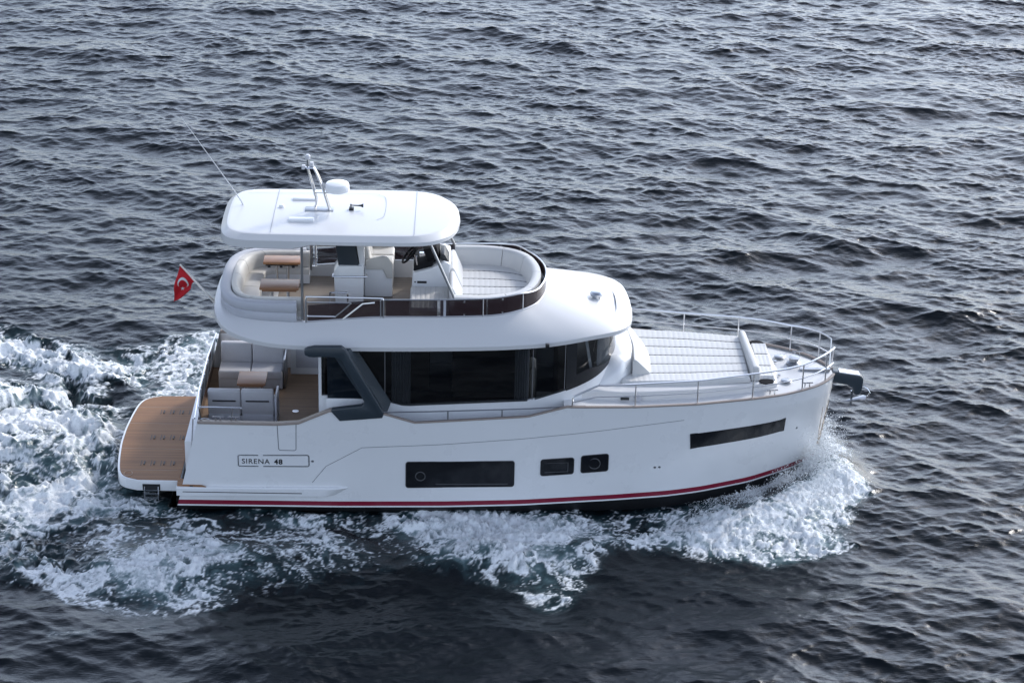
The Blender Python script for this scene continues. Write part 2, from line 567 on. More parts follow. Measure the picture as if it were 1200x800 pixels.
# heights the boat makes: bow wave, side splash, stern hump and troughs
def hump(x, y, rx, ry, a, rot=0.0):
    c, s_ = math.cos(R_(rot)), math.sin(R_(rot))
    u = (X - x) * c + (Y - y) * s_
    v = -(X - x) * s_ + (Y - y) * c
    return a * np.exp(-0.5 * ((u / rx) ** 2 + (v / ry) ** 2))
wake = (hump(6.9, -1.35, 0.9, 0.45, 0.40, 40) + hump(5.6, -2.6, 1.1, 0.4, 0.30, 22) + hump(7.75, -0.45, 0.40, 0.5, 0.42)
        + hump(6.9, 1.5, 0.9, 0.45, 0.45, -40) + hump(5.4, 2.9, 1.2, 0.45, 0.28, -25)
        + hump(1.0, -3.9, 1.3, 0.42, 0.26, 8) - hump(3.4, -2.6, 1.6, 0.35, 0.14, 10) - hump(-2.5, -2.8, 2.2, 0.35, 0.12)
        + hump(-9.8, 0.0, 1.6, 1.1, 0.38) + hump(-11.5, 2.6, 2.6, 0.7, 0.42, -28) - hump(-9.6, 1.9, 1.4, 0.5, 0.22, -25)
        - hump(-7.6, -2.3, 1.2, 0.4, 0.10) + hump(-5.3, -4.4, 2.4, 0.5, 0.16, 10) - hump(-1.5, -5.6, 3.5, 0.8, 0.22, 6))
wake = wake + 0.10 * np.exp(-((np.abs(Y) - 2.5) / 0.4) ** 2) * sm(-6.6, -5.5, X) * (1 - sm(2.5, 4.5, X))
# foam: filaments drawn out along the wake where it is thin, nearly closed where it is dense
w1 = samp(cloud_noise(512, 1.9, 33, 14), 15.0, X, Y); w2 = samp(cloud_noise(512, 1.9, 34, 14), 15.0, X, Y)
WX = X + 0.11 * w1 + 0.40 * samp(cloud_noise(512, 1.8, 22, 3), 17.0, X, Y)
WY = Y + 0.11 * w2 + 0.40 * samp(cloud_noise(512, 1.8, 23, 3), 17.0, X, Y)
nA = samp(cloud_noise(1024, 1.5, 21, 5), 21.0, WX, WY)
rid = np.clip(1 - np.abs(samp(cloud_noise(1024, 2.1, 24, 9), 19.0, WX * 0.7, WY)) * 0.9, 0, 1)
rid2 = np.clip(1 - np.abs(samp(cloud_noise(1024, 2.1, 25, 19), 19.0, WX * 0.8, WY + 0.1 * nA)) * 0.85, 0, 1)
fine = samp(cloud_noise(1024, 1.5, 27, 34), 13.0, WX, WY)
billow = samp(cloud_noise(512, 2.3, 31, 5), 15.0, WX, WY)
lump = samp(cloud_noise(1024, 1.9, 26, 12), 15.0, WX, Y)
lump2 = samp(cloud_noise(1024, 1.6, 28, 36), 15.0, WX, Y)
dens = foam + 0.17 * nA * sm(0.02, 0.25, foam) * (1 - 0.6 * sm(0.8, 1.1, foam))
lace = np.maximum(rid ** 2.4, 0.75 * rid2 ** 2.6) * 0.85 + 0.03 * fine
pat = sm(-0.12, 0.62, lace - 0.80 + 1.04 * dens) * sm(0.05, 0.3, foam)
wash = (1 - sm(-8.4, -7.2, X)) * sm(0.25, 0.7, foam)
Hh = (samp(h1, 58.0, X, Y) * A1 + samp(h2, 13.7, X, Y) * A2 * gust)
calm = 1 - 0.45 * sm(0.2, 0.9, foam)
in_hull = (np.abs(Y) < 2.6) & (X > -6.6) & (X < 7.2)
Hh = Hh * calm + 0.10 * billow * wash + wake + pat ** 1.5 * (0.012 + (0.045 * np.clip(lump, -1.6, 2.2) + (0.024 * np.clip(lump2, -2, 2.5) + 0.010 * fine) * (1 - 0.6 * wash)) * sm(0.4, 1.0, dens) + 0.008 * fine)
chop = 1.15
DX = chop * (samp(dx1, 58.0, X, Y) * A1 + samp(dx2, 13.7, X, Y) * A2 * gust) * calm
DY = chop * (samp(dy1, 58.0, X, Y) * A1 + samp(dy2, 13.7, X, Y) * A2 * gust) * calm
# water drawn down under the hull so that it never comes up through the sole
hb = np.interp(X, [-6.4, -3, 0, 2, 4, 5.8, 7, 7.5], [2.1, 2.2, 2.2, 2.0, 1.6, 1.1, 0.3, 0.0])
under = sm(0.0, 0.35, hb - np.abs(Y)) * (X > -6.5) * (X < 7.4)
Hh = Hh * (1 - under) - 0.3 * under
nv = X.size
co = np.empty((nv, 3), np.float32)
co[:, 0] = (X + DX).ravel(); co[:, 1] = (Y + DY).ravel(); co[:, 2] = Hh.ravel()
nx_, ny_ = X.shape
idx = np.arange(nv, dtype=np.int32).reshape(nx_, ny_)
quads = np.stack([idx[:-1, :-1], idx[1:, :-1], idx[1:, 1:], idx[:-1, 1:]], -1).reshape(-1, 4)
sea_me = bpy.data.meshes.new('sea_water')
sea_me.vertices.add(nv)
sea_me.vertices.foreach_set('co', co.ravel())
nf = len(quads)
sea_me.loops.add(nf * 4)
sea_me.loops.foreach_set('vertex_index', quads.ravel())
sea_me.polygons.add(nf)
sea_me.polygons.foreach_set('loop_start', np.arange(nf, dtype=np.int32) * 4)
sea_me.polygons.foreach_set('loop_total', np.full(nf, 4, np.int32))
sea_me.polygons.foreach_set('use_smooth', np.ones(nf, bool))
for nm, arr in (('foam', pat), ('froth', np.clip(dens, 0, 1.2))):
    at = sea_me.attributes.new(nm, 'FLOAT', 'POINT')
    at.data.foreach_set('value', arr.ravel().astype(np.float32))
sea_me.update()
sea = bpy.data.objects.new('sea_water', sea_me)
col.objects.link(sea)
sea['kind'] = 'structure'
sea['label'] = 'dark choppy slate blue sea with white wake foam around the yacht'

def sea_material():
    m = bpy.data.materials.new('sea_water')
    m.use_nodes = True
    nt = m.node_tree
    L = nt.links.new
    b = nt.nodes['Principled BSDF']
    out = nt.nodes['Material Output']
    tc = nt.nodes.new('ShaderNodeTexCoord')
    fo = nt.nodes.new('ShaderNodeAttribute'); fo.attribute_name = 'foam'
    fr = nt.nodes.new('ShaderNodeAttribute'); fr.attribute_name = 'froth'
    cr = nt.nodes.new('ShaderNodeValToRGB')       # aerated water is paler and greener
    e = cr.color_ramp.elements
    e[0].position = 0.10; e[0].color = (0.0006, 0.0030, 0.0052, 1)
    e[1].position = 1.0; e[1].color = (0.11, 0.185, 0.20, 1)
    q = cr.color_ramp.elements.new(0.5); q.color = (0.015, 0.031, 0.036, 1)
    L(fr.outputs['Fac'], cr.inputs[0])
    L(cr.outputs[0], b.inputs['Base Color'])
    b.inputs['IOR'].default_value = 1.333
    b.inputs['Roughness'].default_value = 0.12
    n1 = nt.nodes.new('ShaderNodeTexNoise')
    n1.inputs['Scale'].default_value = 11.0
    n1.inputs['Detail'].default_value = 5
    n1.inputs['Roughness'].default_value = 0.6
    mp = nt.nodes.new('ShaderNodeMapping')
    mp.inputs['Scale'].default_value = (0.8, 2.2, 1.0)
    mp.inputs['Rotation'].default_value = (0, 0, R_(-10))
    L(tc.outputs['Object'], mp.inputs[0]); L(mp.outputs[0], n1.inputs['Vector'])
    bp = nt.nodes.new('ShaderNodeBump')
    bp.inputs['Strength'].default_value = 0.42
    bp.inputs['Distance'].default_value = 0.02
    L(n1.outputs['Fac'], bp.inputs['Height'])
    L(bp.outputs[0], b.inputs['Normal'])
    # foam
    fb = nt.nodes.new('ShaderNodeBsdfPrincipled')
    fb.inputs['Base Color'].default_value = (0.80, 0.83, 0.85, 1)
    fb.inputs['Roughness'].default_value = 0.75
    n2 = nt.nodes.new('ShaderNodeTexNoise')
    n2.inputs['Scale'].default_value = 17.0
    n2.inputs['Detail'].default_value = 7
    n2.inputs['Roughness'].default_value = 0.7
    L(tc.outputs['Object'], n2.inputs['Vector'])
    bp2 = nt.nodes.new('ShaderNodeBump')
    bp2.inputs['Strength'].default_value = 0.7
    bp2.inputs['Distance'].default_value = 0.03
    L(n2.outputs['Fac'], bp2.inputs['Height'])
    L(bp2.outputs[0], fb.inputs['Normal'])
    mr = nt.nodes.new('ShaderNodeMapRange')
    mr.inputs['From Min'].default_value = 0.3
    mr.inputs['From Max'].default_value = 0.7
    mr.inputs['To Min'].default_value = -0.45
    mr.inputs['To Max'].default_value = 0.45
    L(n2.outputs['Fac'], mr.inputs['Value'])
    ad = nt.nodes.new('ShaderNodeMath'); ad.operation = 'MULTIPLY_ADD'      # foam * (1 + noise)
    L(fo.outputs['Fac'], ad.inputs[0])
    L(mr.outputs[0], ad.inputs[1])
    L(fo.outputs['Fac'], ad.inputs[2])
    gt = nt.nodes.new('ShaderNodeMapRange'); gt.interpolation_type = 'SMOOTHSTEP'
    gt.inputs['From Min'].default_value = 0.0
    gt.inputs['From Max'].default_value = 1.0
    L(ad.outputs[0], gt.inputs['Value'])
    mx = nt.nodes.new('ShaderNodeMixShader')
    L(gt.outputs[0], mx.inputs[0]); L(b.outputs[0], mx.inputs[1]); L(fb.outputs[0], mx.inputs[2])
    L(mx.outputs[0], out.inputs['Surface'])
    return m
sea_me.materials.append(sea_material())
# ------------------------------------------------------------------ the yacht: hull
yacht = thing('motor_yacht', 'white three-level motor yacht with red boot stripe and white hardtop under way', 'yacht', (0, 0, 0))

TS_X = [-5.85, -4.2, -3.75, -3.10, -2.9, -2.0, -1.35, 1.0, 1.8, 3.24, 4.6, 5.9, 7.0, 7.73]
TS_Z = [2.12, 2.12, 2.16, 2.46, 2.46, 2.40, 2.205, 2.355, 2.55, 2.46, 2.44, 2.445, 2.44, 2.41]
BS_X = [-6.4, -5, -3, -1, 1, 2, 3.24, 4.58, 5.81, 6.4, 6.95, 7.3, 7.5, 7.62, 7.70, 7.73]
BS_Y = [2.35, 2.39, 2.42, 2.42, 2.37, 2.27, 2.06, 1.84, 1.54, 1.34, 1.04, .76, .52, .32, .13, 0]
B0_X = [-6.4, -2.9, -.7, .9, 2.8, 4, 4.73, 5.81, 6.49, 7.0, 7.3, 7.41, 7.45]
B0_Y = [2.30, 2.40, 2.40, 2.33, 2.11, 1.93, 1.73, 1.29, .85, .48, .20, .07, 0]
def ztop(x):
    return float(np.interp(x, TS_X, TS_Z))
def zstripe(x):
    return 0.14 + 0.225 * (x + 6.3) / 13.9
XS0, XS1, XE0, XE1 = -6.33, -5.85, 7.45, 7.73
def smooth_tab(xs, ys):
    fx = np.linspace(xs[0], xs[-1], 1200)
    fy = np.interp(fx, xs, ys)
    k = np.hanning(61); k /= k.sum()
    pad = np.concatenate([2 * fy[0] - fy[30:0:-1], fy, 2 * fy[-1] - fy[-2:-32:-1]])
    g = np.convolve(pad, k, 'valid')
    w = np.clip((fx[-1] - fx) / 0.35, 0, 1)
    return fx, g * w + fy * (1 - w)
BSx, BSy = smooth_tab(BS_X, BS_Y)
B0x, B0y = smooth_tab(B0_X, B0_Y)
def hull_pt(t, s):
    """t: 0 stern .. 1 stem; s: 0 stripe .. 1 top of the topsides"""
    x0 = XS0 + (XE0 - XS0) * t
    x1 = XS1 + (XE1 - XS1) * t
    b0 = float(np.interp(x0, B0x, B0y)); b1 = float(np.interp(x1, BSx, BSy))
    x = x0 + (x1 - x0) * s
    sk = 0.86
    if s > sk:
        q = 1.0
    else:
        u = s / sk
        q = u ** 1.25
    b = b0 + (b1 - b0) * q
    zz = zstripe(x0) + (ztop(x1) - zstripe(x0)) * s
    return x, b, zz
T_ = sorted(set([round(i / 64, 4) for i in range(0, 59)] + [round((x - XS1) / (XE1 - XS1), 5) for x in TS_X[1:-2]] + [.925, .94, .955, .968, .978, .986, .992, .996, 1.0]))
S_ = [1, .985, .955, .92, .88, .86, .8, .7, .6, .5, .4, .3, .2]
def hull_row(side):
    cols = []
    for t in T_:
        c = [hull_pt(t, s) for s in S_]
        x0, b0, z0 = hull_pt(t, 0)
        zt = c[0][2]
        for h in (.145, .14, .035, .03, 0.0):           # red stripe, white line
            s = h / (zt - z0)
            c.append(hull_pt(t, s))
        xx, bb, zz = hull_pt(t, 0)
        c.append((xx - .01, bb * .985, zz - .05))
        c.append((xx - .08, bb * .86, -.22))
        c.append((xx - .25, bb * .45, -.6))
        c.append((xx - .35, 0.0, -.8))
        cols.append([(x, side * b, z) for x, b, z in c])
    return cols
h = MB()
nS = len(S_)
for side in (-1, 1):
    cols = hull_row(side)
    n = len(cols[0])
    for i in range(len(cols) - 1):
        for j in range(n - 1):
            h.cur = 1 if j == nS + 1 else (2 if j >= nS + 4 else 0)
            h.add([cols[i][j], cols[i + 1][j], cols[i + 1][j + 1], cols[i][j + 1]], [(0, 1, 2, 3)])
h.cur = 0
a = hull_row(-1)[0]; b = hull_row(1)[0]
for j in range(len(a) - 1):                                   # transom
    h.cur = 2 if j >= nS + 4 else 0
    h.add([a[j], a[j + 1], b[j + 1], b[j]], [(0, 1, 2, 3)])
hull = h.build('hull', [GEL, RED, BLACK], yacht, angle=30)

_tt = np.linspace(0, 1, 500)
_cache = {}
def hull_y(x, z):
    """half beam of the hull skin at x, z"""
    lo = None
    best = 0
    for _ in range(1):
        s = 0.5
        for it in range(6):
            # find t for this s and x, then update s from z
            x0 = XS0 + (XS1 - XS0) * s; x1 = XE0 + (XE1 - XE0) * s
            t = (x - x0) / (x1 - x0)
            t = min(max(t, 0), 1)
            p1 = hull_pt(t, 1); p0 = hull_pt(t, 0)
            s = min(max((z - p0[2]) / (p1[2] - p0[2]), -0.02), 1)
        best = hull_pt(t, s)[1]
    return best

def hull_patch(mb, poly, off=0.004, nx=24, nz=4, side=-1):
    """a panel that follows the hull skin; poly: closed outline in (x, z)"""
    xs = [p[0] for p in poly]
    x0, x1 = min(xs), max(xs)
    xs_ = np.unique(np.concatenate([np.linspace(x0 + 1e-4, x1 - 1e-4, nx), np.clip(np.array(xs), x0 + 1e-4, x1 - 1e-4)]))
    cols = []
    for x in xs_:
        zs = []
        for i in range(len(poly)):
            a_, b_ = poly[i], poly[(i + 1) % len(poly)]
            if (a_[0] - x) * (b_[0] - x) <= 0 and a_[0] != b_[0]:
                zs.append(a_[1] + (b_[1] - a_[1]) * (x - a_[0]) / (b_[0] - a_[0]))
        lo, hi = min(zs), max(zs)
        cols.append([(x, side * (hull_y(x, z) + off), z) for z in np.linspace(lo, hi, nz)])
    mb.grid(cols)
    return mb

def rrect(x0, z0, x1, z1, r=0.05, shear0=0.0, dz=0.0, n=5):
    """rounded rectangle outline; dz lifts the forward end"""
    pts = []
    for cx, cz, a0 in ((x1 - r, z1 - r, 0), (x0 + r, z1 - r, 90), (x0 + r, z0 + r, 180), (x1 - r, z0 + r, 270)):
        for k in range(n + 1):
            a_ = R_(a0 + 90 * k / n)
            pts.append((cx + r * math.cos(a_), cz + r * math.sin(a_)))
    return [(px + shear0 * (pz - z0) / (z1 - z0), pz + dz * (px - x0) / (x1 - x0)) for px, pz in pts]

def hull_line(mb, pts, w=0.012, off=0.003, side=-1, closed=False):
    """a thin line lying on the hull skin"""
    P = list(pts) + ([pts[0]] if closed else [])
    for (xa, za), (xb, zb) in zip(P[:-1], P[1:]):
        ln = math.hypot(xb - xa, zb - za)
        n = max(2, int(ln / 0.15))
        ux, uz = -(zb - za) / ln * w / 2, (xb - xa) / ln * w / 2
        rows = []
        for k in range(n + 1):
            x = xa + (xb - xa) * k / n; z = za + (zb - za) * k / n
            rows.append([(x + ux, side * (hull_y(x + ux, z + uz) + off), z + uz), (x - ux, side * (hull_y(x - ux, z - uz) + off), z - uz)])
        mb.grid(rows)
    return mb

# windows let into the topsides: pane with a slim raised surround, both sides
def hull_window(outline, side, inner):
    w = hull_patch(MB(), outline, 0.005, 26, 5, side).build('hull_window', DARKG, yacht)
    fr = MB()
    n = len(outline)
    rows = []
    for (x, z) in outline + [outline[0]]:
        rows.append((x, side * (hull_y(x, z) + 0.006), z))
    fr.tube(rows, 0.011, 6)
    fr.build('window_frame', DARK, w)
    if inner:
        q = MB()
        for kind, x0, z0, x1, z1 in inner:
            if kind == 'ring':
                cx, cz, r = x0, z0, x1
                q.tube([(cx + r * math.cos(a_), side * (hull_y(cx, cz) + 0.008), cz + r * math.sin(a_)) for a_ in [2 * math.pi * k / 20 for k in range(20)]], 0.012, 5, closed=True)
            else:
                hull_patch(q, [(x0, z0), (x1, z0), (x1, z1), (x0, z1)], 0.007, 8, 2, side)
        build_pieces(q, 'opening_port', PORTF, w)
    return w
for side in (-1, 1):
    hull_window(rrect(-1.52, .69, .74, 1.29, .05, dz=.03), side, [('ring', -1.22, .96, .10, 0), ('bar', -.9, .765, .62, .79)])
    hull_window(rrect(1.30, .955, 1.99, 1.335, .05, dz=.02), side, [('bar', 1.38, 1.02, 1.88, 1.04), ('bar', 1.38, 1.24, 1.88, 1.25), ('bar', 1.86, 1.04, 1.88, 1.24)])
    hull_window(rrect(2.15, .985, 2.72, 1.385, .05, dz=.02), side, [('ring', 2.43, 1.19, .12, 0)])
    bx = [(4.449, -1.830, 1.751), (6.544, -1.330, 1.820), (6.531, -1.330, 1.495), (4.468, -1.830, 1.409)]
    bo = [(p[0], p[2]) for p in bx]
    hull_window(bo, side, [])

# fine lines: knuckle groove, boarding gate, badge frame
g = MB()
hull_line(g, [(-3.48, .77), (-3.19, 1.16), (-2.44, 1.61), (-.74, 1.71), (1.39, 1.88), (2.6, 1.96), (4.3, 2.09)], .010)
hull_line(g, [(-4.19, 2.10), (-4.17, 1.54), (-4.14, 1.515), (-3.84, 1.515), (-3.81, 1.54), (-3.80, 2.12)], .014)
build_pieces(g, 'topside_groove', GROOVE, yacht)
g = MB()
hull_line(g, [(-4.60, 1.385), (-5.00, 1.38), (-5.02, 1.36), (-5.02, 1.14), (-5.00, 1.12), (-4.60, 1.125)], .022, .006)
hull_line(g, [(-4.50, 1.387), (-3.57, 1.41), (-3.545, 1.39), (-3.545, 1.165), (-3.57, 1.145), (-4.50, 1.127)], .022, .006)
badge = g.build('name_badge', STEELD, yacht)
def hull_text(txt, x, z, size, bold):
    cu = bpy.data.curves.new('lettering', 'FONT')
    cu.body = txt
    cu.size = size
    cu.offset = bold
    cu.resolution_u = 3
    cu.space_character = 1.12
    o = bpy.data.objects.new('lettering', cu)
    col.objects.link(o)
    dg = bpy.context.evaluated_depsgraph_get()
    me = bpy.data.meshes.new_from_object(o.evaluated_get(dg))
    w = max(v.co.x for v in me.vertices)
    for v in me.vertices:
        px, pz = x + v.co.x, z + v.co.y
        v.co = (px, -(hull_y(px, pz) + 0.005), pz)
    bpy.data.objects.remove(o)
    me.materials.clear()
    me.materials.append(DARK)
    lo = bpy.data.objects.new('lettering', me)
    col.objects.link(lo)
    adopt(lo, badge)
    return x + w
xe = hull_text('SIRENA', -4.95, 1.185, .165, 0.0008)
hull_text('48', xe + .09, 1.185, .165, 0.0055)
g = MB()
for x, z in ((-3.47, 1.27), (3.72, 1.02), (3.82, 1.02), (6.83, 1.46)):
    y = hull_y(x, z)
    g.lathe([(.0, -.004), (.03, -.004), (.03, .004), (.0, .004)], (0, 0, 0), 12)
    for i in range(len(g.v) - 48, len(g.v)):
        vx, vy, vz = g.v[i]
        g.v[i] = (x + vx, -(y + vz), z + vy * .8)
build_pieces(g, 'through_hull_fitting', STEELD, yacht)

# lower strake beside the bathing platform
for side in (-1, 1):
    r = MB()
    poly = [(-6.33, .40), (-3.02, .46), (-2.74, .66), (-2.80, .685), (-6.05, .625), (-6.33, .61)]
    n = 26
    rows = []
    for k in range(n + 1):
        u = k / n
        zlo = np.interp(u, [0, 1], [.40, .47]); zhi = np.interp(u, [0, 1], [.61, .685])
        xl = -6.33 + u * (3.33); xh = -6.33 + u * 3.60
        o_ = .085 if u < .93 else .085 * (1 - (u - .93) / .07) + .004
        yl, yh = hull_y(xl, zlo), hull_y(xh, zhi)
        rows.append([(xl, side * (yl - .02), zlo), (xl, side * (yl + o_), zlo + .02), (xh, side * (yh + o_), zhi - .025), (xh, side * (yh + o_ - .02), zhi), (xh, side * (yh - .02), zhi)])
    r.grid(rows, closed=True, caps=True)
    st = r.build('quarter_strake', GEL, yacht)
    r = MB()
    rows = [[(x, side * (hull_y(x, .53) + .088), z_), (x, side * (hull_y(x, .53) + .088), z_ + .018)] for x, z_ in [(-6.2 + .1 * k, .505 + .012 * k * .1) for k in range(26)]]
    r.grid(rows)
    r.build('rubbing_strip', DARK, st)

# gunwale cap that follows the top of the topsides
def cap_path(xa, xb, side, n=80, inset=0.0):
    out = []
    for k in range(n + 1):
        x = xa + (xb - xa) * k / n
        out.append((x, side * (float(np.interp(x, BSx, BSy)) - inset), ztop(x)))
    return out
for side in (-1, 1):
    m_ = MB()
    ws = [(-.10, -.03), (.015, -.03), (.018, .005), (.008, .022), (-.09, .022), (-.10, .012)] if side < 0 else [(.10, -.03), (-.015, -.03), (-.018, .005), (-.008, .022), (.09, .022), (.10, .012)]
    m_.sweep(cap_path(-5.84, -3.0, side), ws)
    m_.build('coaming_cap', CAPT, yacht, angle=50)
    m_ = MB()
    ws2 = [(o_ * .55, z_ * .6) for o_, z_ in ws]
    m_.sweep(cap_path(-3.0, 7.69, side, 200), ws2)
    m_.build('gunwale_cap', CAPT, yacht, angle=50)

# inner faces of the bulwark and the decks
for side in (-1, 1):
    m_ = MB()
    rows = []
    for x, y, z in cap_path(-5.84, 2.2, side, 70, .10):
        rows.append([(x, y, z), (x, y, 1.2)])
    m_.grid(rows)
    m_.build('bulwark_lining', GEL, yacht)
m_ = MB()
m_.prism([(-6.02, -2.26), (-3.3, -2.3), (-3.3, 2.3), (-6.02, 2.26)], 1.15, 1.25)
m_.build('cockpit_sole', TEAKD, yacht)
m_ = MB()
for side in (-1, 1):
    m_.prism([(-3.3, side * 1.7), (2.6, side * 1.7), (2.6, side * 2.12), (1.0, side * 2.26), (-3.3, side * 2.31)], 1.60, 1.66)
build_pieces(m_, 'side_deck', GEL2, yacht)
# foredeck, just below the gunwale
m_ = MB()
rows = []
for k in range(61):
    x = 1.75 + (7.66 - 1.75) * k / 60
    b_ = max(0.0, float(np.interp(x, BSx, BSy)) - .03)
    z_ = ztop(x) - .05
    rows.append([(x, b_ * u, z_ + .03 * (1 - u * u)) for u in np.linspace(-1, 1, 13)])
m_.grid(rows)
m_.build('foredeck', GEL2, yacht)

# ------------------------------------------------------------------ bathing platform
PO = [(-6.30, 2.09), (-7.20, 2.08)] + crom([(-7.20, 2.08), (-7.50, 1.94), (-7.64, 1.70), (-7.72, 1.20), (-7.78, .45), (-7.79, 0)], 5)[1:]
loop = [(x, -y) for x, y in PO] + [(x, y) for x, y in PO[::-1][1:]]
m_ = MB()
m_.prism(loop, .36, .60)
plat = m_.build('bathing_platform', GEL, yacht, bevel=.018, segs=2)
loop2 = [(-6.30 if x > -6.4 else x + .045 * min(1, max(0, (-7.0 - x) / .5)), y * .985) for x, y in loop]
m_ = MB()
m_.prism(loop2, .57, .608)
m_.build('teak_deck', TEAK, plat, bevel=.004, segs=1)
m_ = MB()
for yy, z_ in ((-1.28, .612), (-.05, .612), (1.22, .612)):
    for k in range(4):
        cx = -7.15 + .21 * k + .045 * (yy + 1)
        m_.box(cx - .05, cx - .035, yy - .12, yy + .12, .59, z_)
        m_.box(cx + .01, cx + .04, yy - .09, yy + .06, .59, z_ + .012)
build_pieces(m_, 'chock_socket', mat('socket_bronze', (.05, .035, .028), .5), plat)
m_ = MB()
for yy in (-1.62, -.62, .62, 1.45):
    m_.box(-7.62 if abs(yy) > 1 else -7.72, -6.4, yy, yy + .012, .59, .6105)
m_.tube([(-7.42 + .09 * math.cos(a_), -1.78 + .11 * math.sin(a_), .611) for a_ in [2 * math.pi * k / 20 for k in range(20)]], .008, 5, closed=True)
build_pieces(m_, 'deck_seam', mat('pale_seam', (.42, .30, .22), .6), plat)
lad = MB()
lad.box(-7.08, -6.71, -2.092, -2.07, .38, .52)
ld = lad.build('ladder_recess', DARK, plat)
lad = MB()
for x in (-7.04, -6.75):
    lad.tube([(x, -2.11, .48), (x, -2.14, .18)], .014, 6)
for z_ in (.22, .31, .40):
    lad.box(-7.04, -6.75, -2.15, -2.11, z_ - .014, z_ + .014)
lad.build('boarding_ladder', STEEL, plat)
# small teak step between platform and hull quarter
m_ = MB()
m_.prism([(-6.34, -2.0), (-6.32, -2.33), (-5.70, -2.395), (-6.0, -2.2)], .58, .645)
m_.build('quarter_step', TEAK, yacht)

# ------------------------------------------------------------------ superstructure (saloon)
SP = [(-3.30, 1.87), (-1.0, 1.87), (1.3, 1.87), (1.9, 1.82), (2.35, 1.62), (2.62, 1.30), (2.80, .85), (2.88, .4), (2.90, 0)]
SPc = [SP[0], SP[1]] + crom(SP[2:], 5)
WBx = [-3.30, -2.75, -2.19, -1.57, 1.06, 2.26, 2.72, 3.0]
WBz = [2.53, 2.53, 2.50, 2.34, 2.50, 2.90, 3.06, 3.12]
def dens_path(P, d=.15):
    out = [P[0]]
    for a_, b_ in zip(P[:-1], P[1:]):
        n = max(1, int(math.hypot(b_[0] - a_[0], b_[1] - a_[1]) / d))
        for k in range(1, n + 1):
            out.append((a_[0] + (b_[0] - a_[0]) * k / n, a_[1] + (b_[1] - a_[1]) * k / n))
    return out
SD = dens_path(SPc)
full = [(x, -y) for x, y in SD] + [(x, y) for x, y in SD[::-1][1:]]
def wz(x):
    return float(np.interp(x, WBx, WBz))
# lower wall is a solid band with thickness
m_ = MB()
rows = []
for i, (x, y) in enumerate(full):
    z1 = wz(x)
    k = 1 - .06 / max(1.0, math.hypot(x - .0, y))
    rows.append([(x, y, 1.6), (x, y, z1), (x - (.06 if x > 2 else 0), y * .966, z1), (x - (.06 if x > 2 else 0), y * .966, 1.6)])
m_.grid(rows, closed=True, caps=True)
house = m_.build('saloon_side', GEL, yacht, angle=40)
def band(name, xa, xb, side, mat_, z_of, top, off=0.0, parent=house):
    mb = MB()
    rows = []
    for x, y in SD:
        if xa - 1e-6 <= x <= xb + 1e-6:
            rows.append([(x, side * (y + off), z) for z in np.linspace(z_of(x), top(x), 5)])
    mb.grid(rows)
    return mb.build(name, mat_, parent)
GTOP = lambda x: 3.86 + .05 * max(0, x - 1)
for side in (-1, 1):
    m_ = MB()
    xs = [-2.75, -2.19, -1.57, -.5, .3, 1.06, 1.12]
    band('saloon_window', -2.85, 1.10, side, SALON, lambda x: wz(x) - .02, GTOP, .004)
    band('saloon_window', 1.08, 1.80, side, SALON, lambda x: wz(x) - .02, GTOP, .004)
# windscreen wraps round the front
m_ = MB()
rows = []
for x, y in full:
    if x >= 1.74:
        rows.append([(x, y * 1.002, z) for z in np.linspace(wz(x) - .02, GTOP(x), 6)])
m_.grid(rows)
ws = m_.build('windscreen', WIND, yacht)
m_ = MB()
for side in (-1, 1):
    for x in (-1.98, 1.09, 1.76):
        y = float(np.interp(x, [p[0] for p in SD], [p[1] for p in SD]))
        m_.box(x - .006, x + .006, side * y - .008, side * y + .008, wz(x), GTOP(x))
build_pieces(m_, 'window_seam', mat('seam_grey', (.2, .2, .21), .5), house)
m_ = MB()
for i0 in (-1, 1):                                              # dark frit along the foot of the windscreen and its corner posts
    rows = []
    for x, y in SD:
        if x >= 1.74:
            rows.append([(x + .004, i0 * (y * 1.002 + .004), z) for z in (wz(x) - .03, wz(x) + (.26 if x < 2.3 else .26 - .2 * min(1, (x - 2.3) / .4)))])
    m_.grid(rows)
    rows = [[(x, i0 * (y * 1.002 + .007), wz(x)), (x, i0 * (y * 1.002 + .007), GTOP(x))] for x, y in SD if 1.74 <= x <= 2.06]
    m_.grid(rows)
m_.build('windscreen_frit', DARK, ws)
# cabin inside
m_ = MB()
m_.prism([(-3.28, -1.75), (2.2, -1.7), (2.7, 0), (2.2, 1.7), (-3.28, 1.75)], 1.30, 1.36)
m_.build('saloon_sole', INTER, yacht)
m_ = MB()
m_.box(-.6, 1.1, .6, 1.6, 1.36, 2.0); m_.box(-.6, 1.1, 1.35, 1.6, 2.0, 2.45)
m_.box(-2.6, -1.1, .9, 1.7, 1.36, 2.3)
m_.box(1.65, 2.5, -1.35, 1.35, 1.36, 3.0)
build_pieces(m_, 'saloon_furniture', INTER, yacht, bevel=.03)
m_ = MB()
m_.box(1.05, 1.6, -1.25, -.65, 1.9, 2.15); m_.box(1.05, 1.2, -1.25, -.65, 2.1, 2.95)
m_.build('inner_helm_seat', mat('inner_seat', (.3, .29, .27), .6), yacht, bevel=.06, segs=3)
for side in (-1, 1):
    for x0, x1 in ((-1.85, -1.45), (.72, 1.02)):
        mb = MB()
        rows = []
        for k in range(33):
            x = x0 + (x1 - x0) * k / 32
            y = side * (1.70 + .03 * math.sin(k * 1.2))
            rows.append([(x, y, 2.2), (x, y, 3.75)])
        mb.grid(rows)
        mb.build('curtain', CURT, yacht)

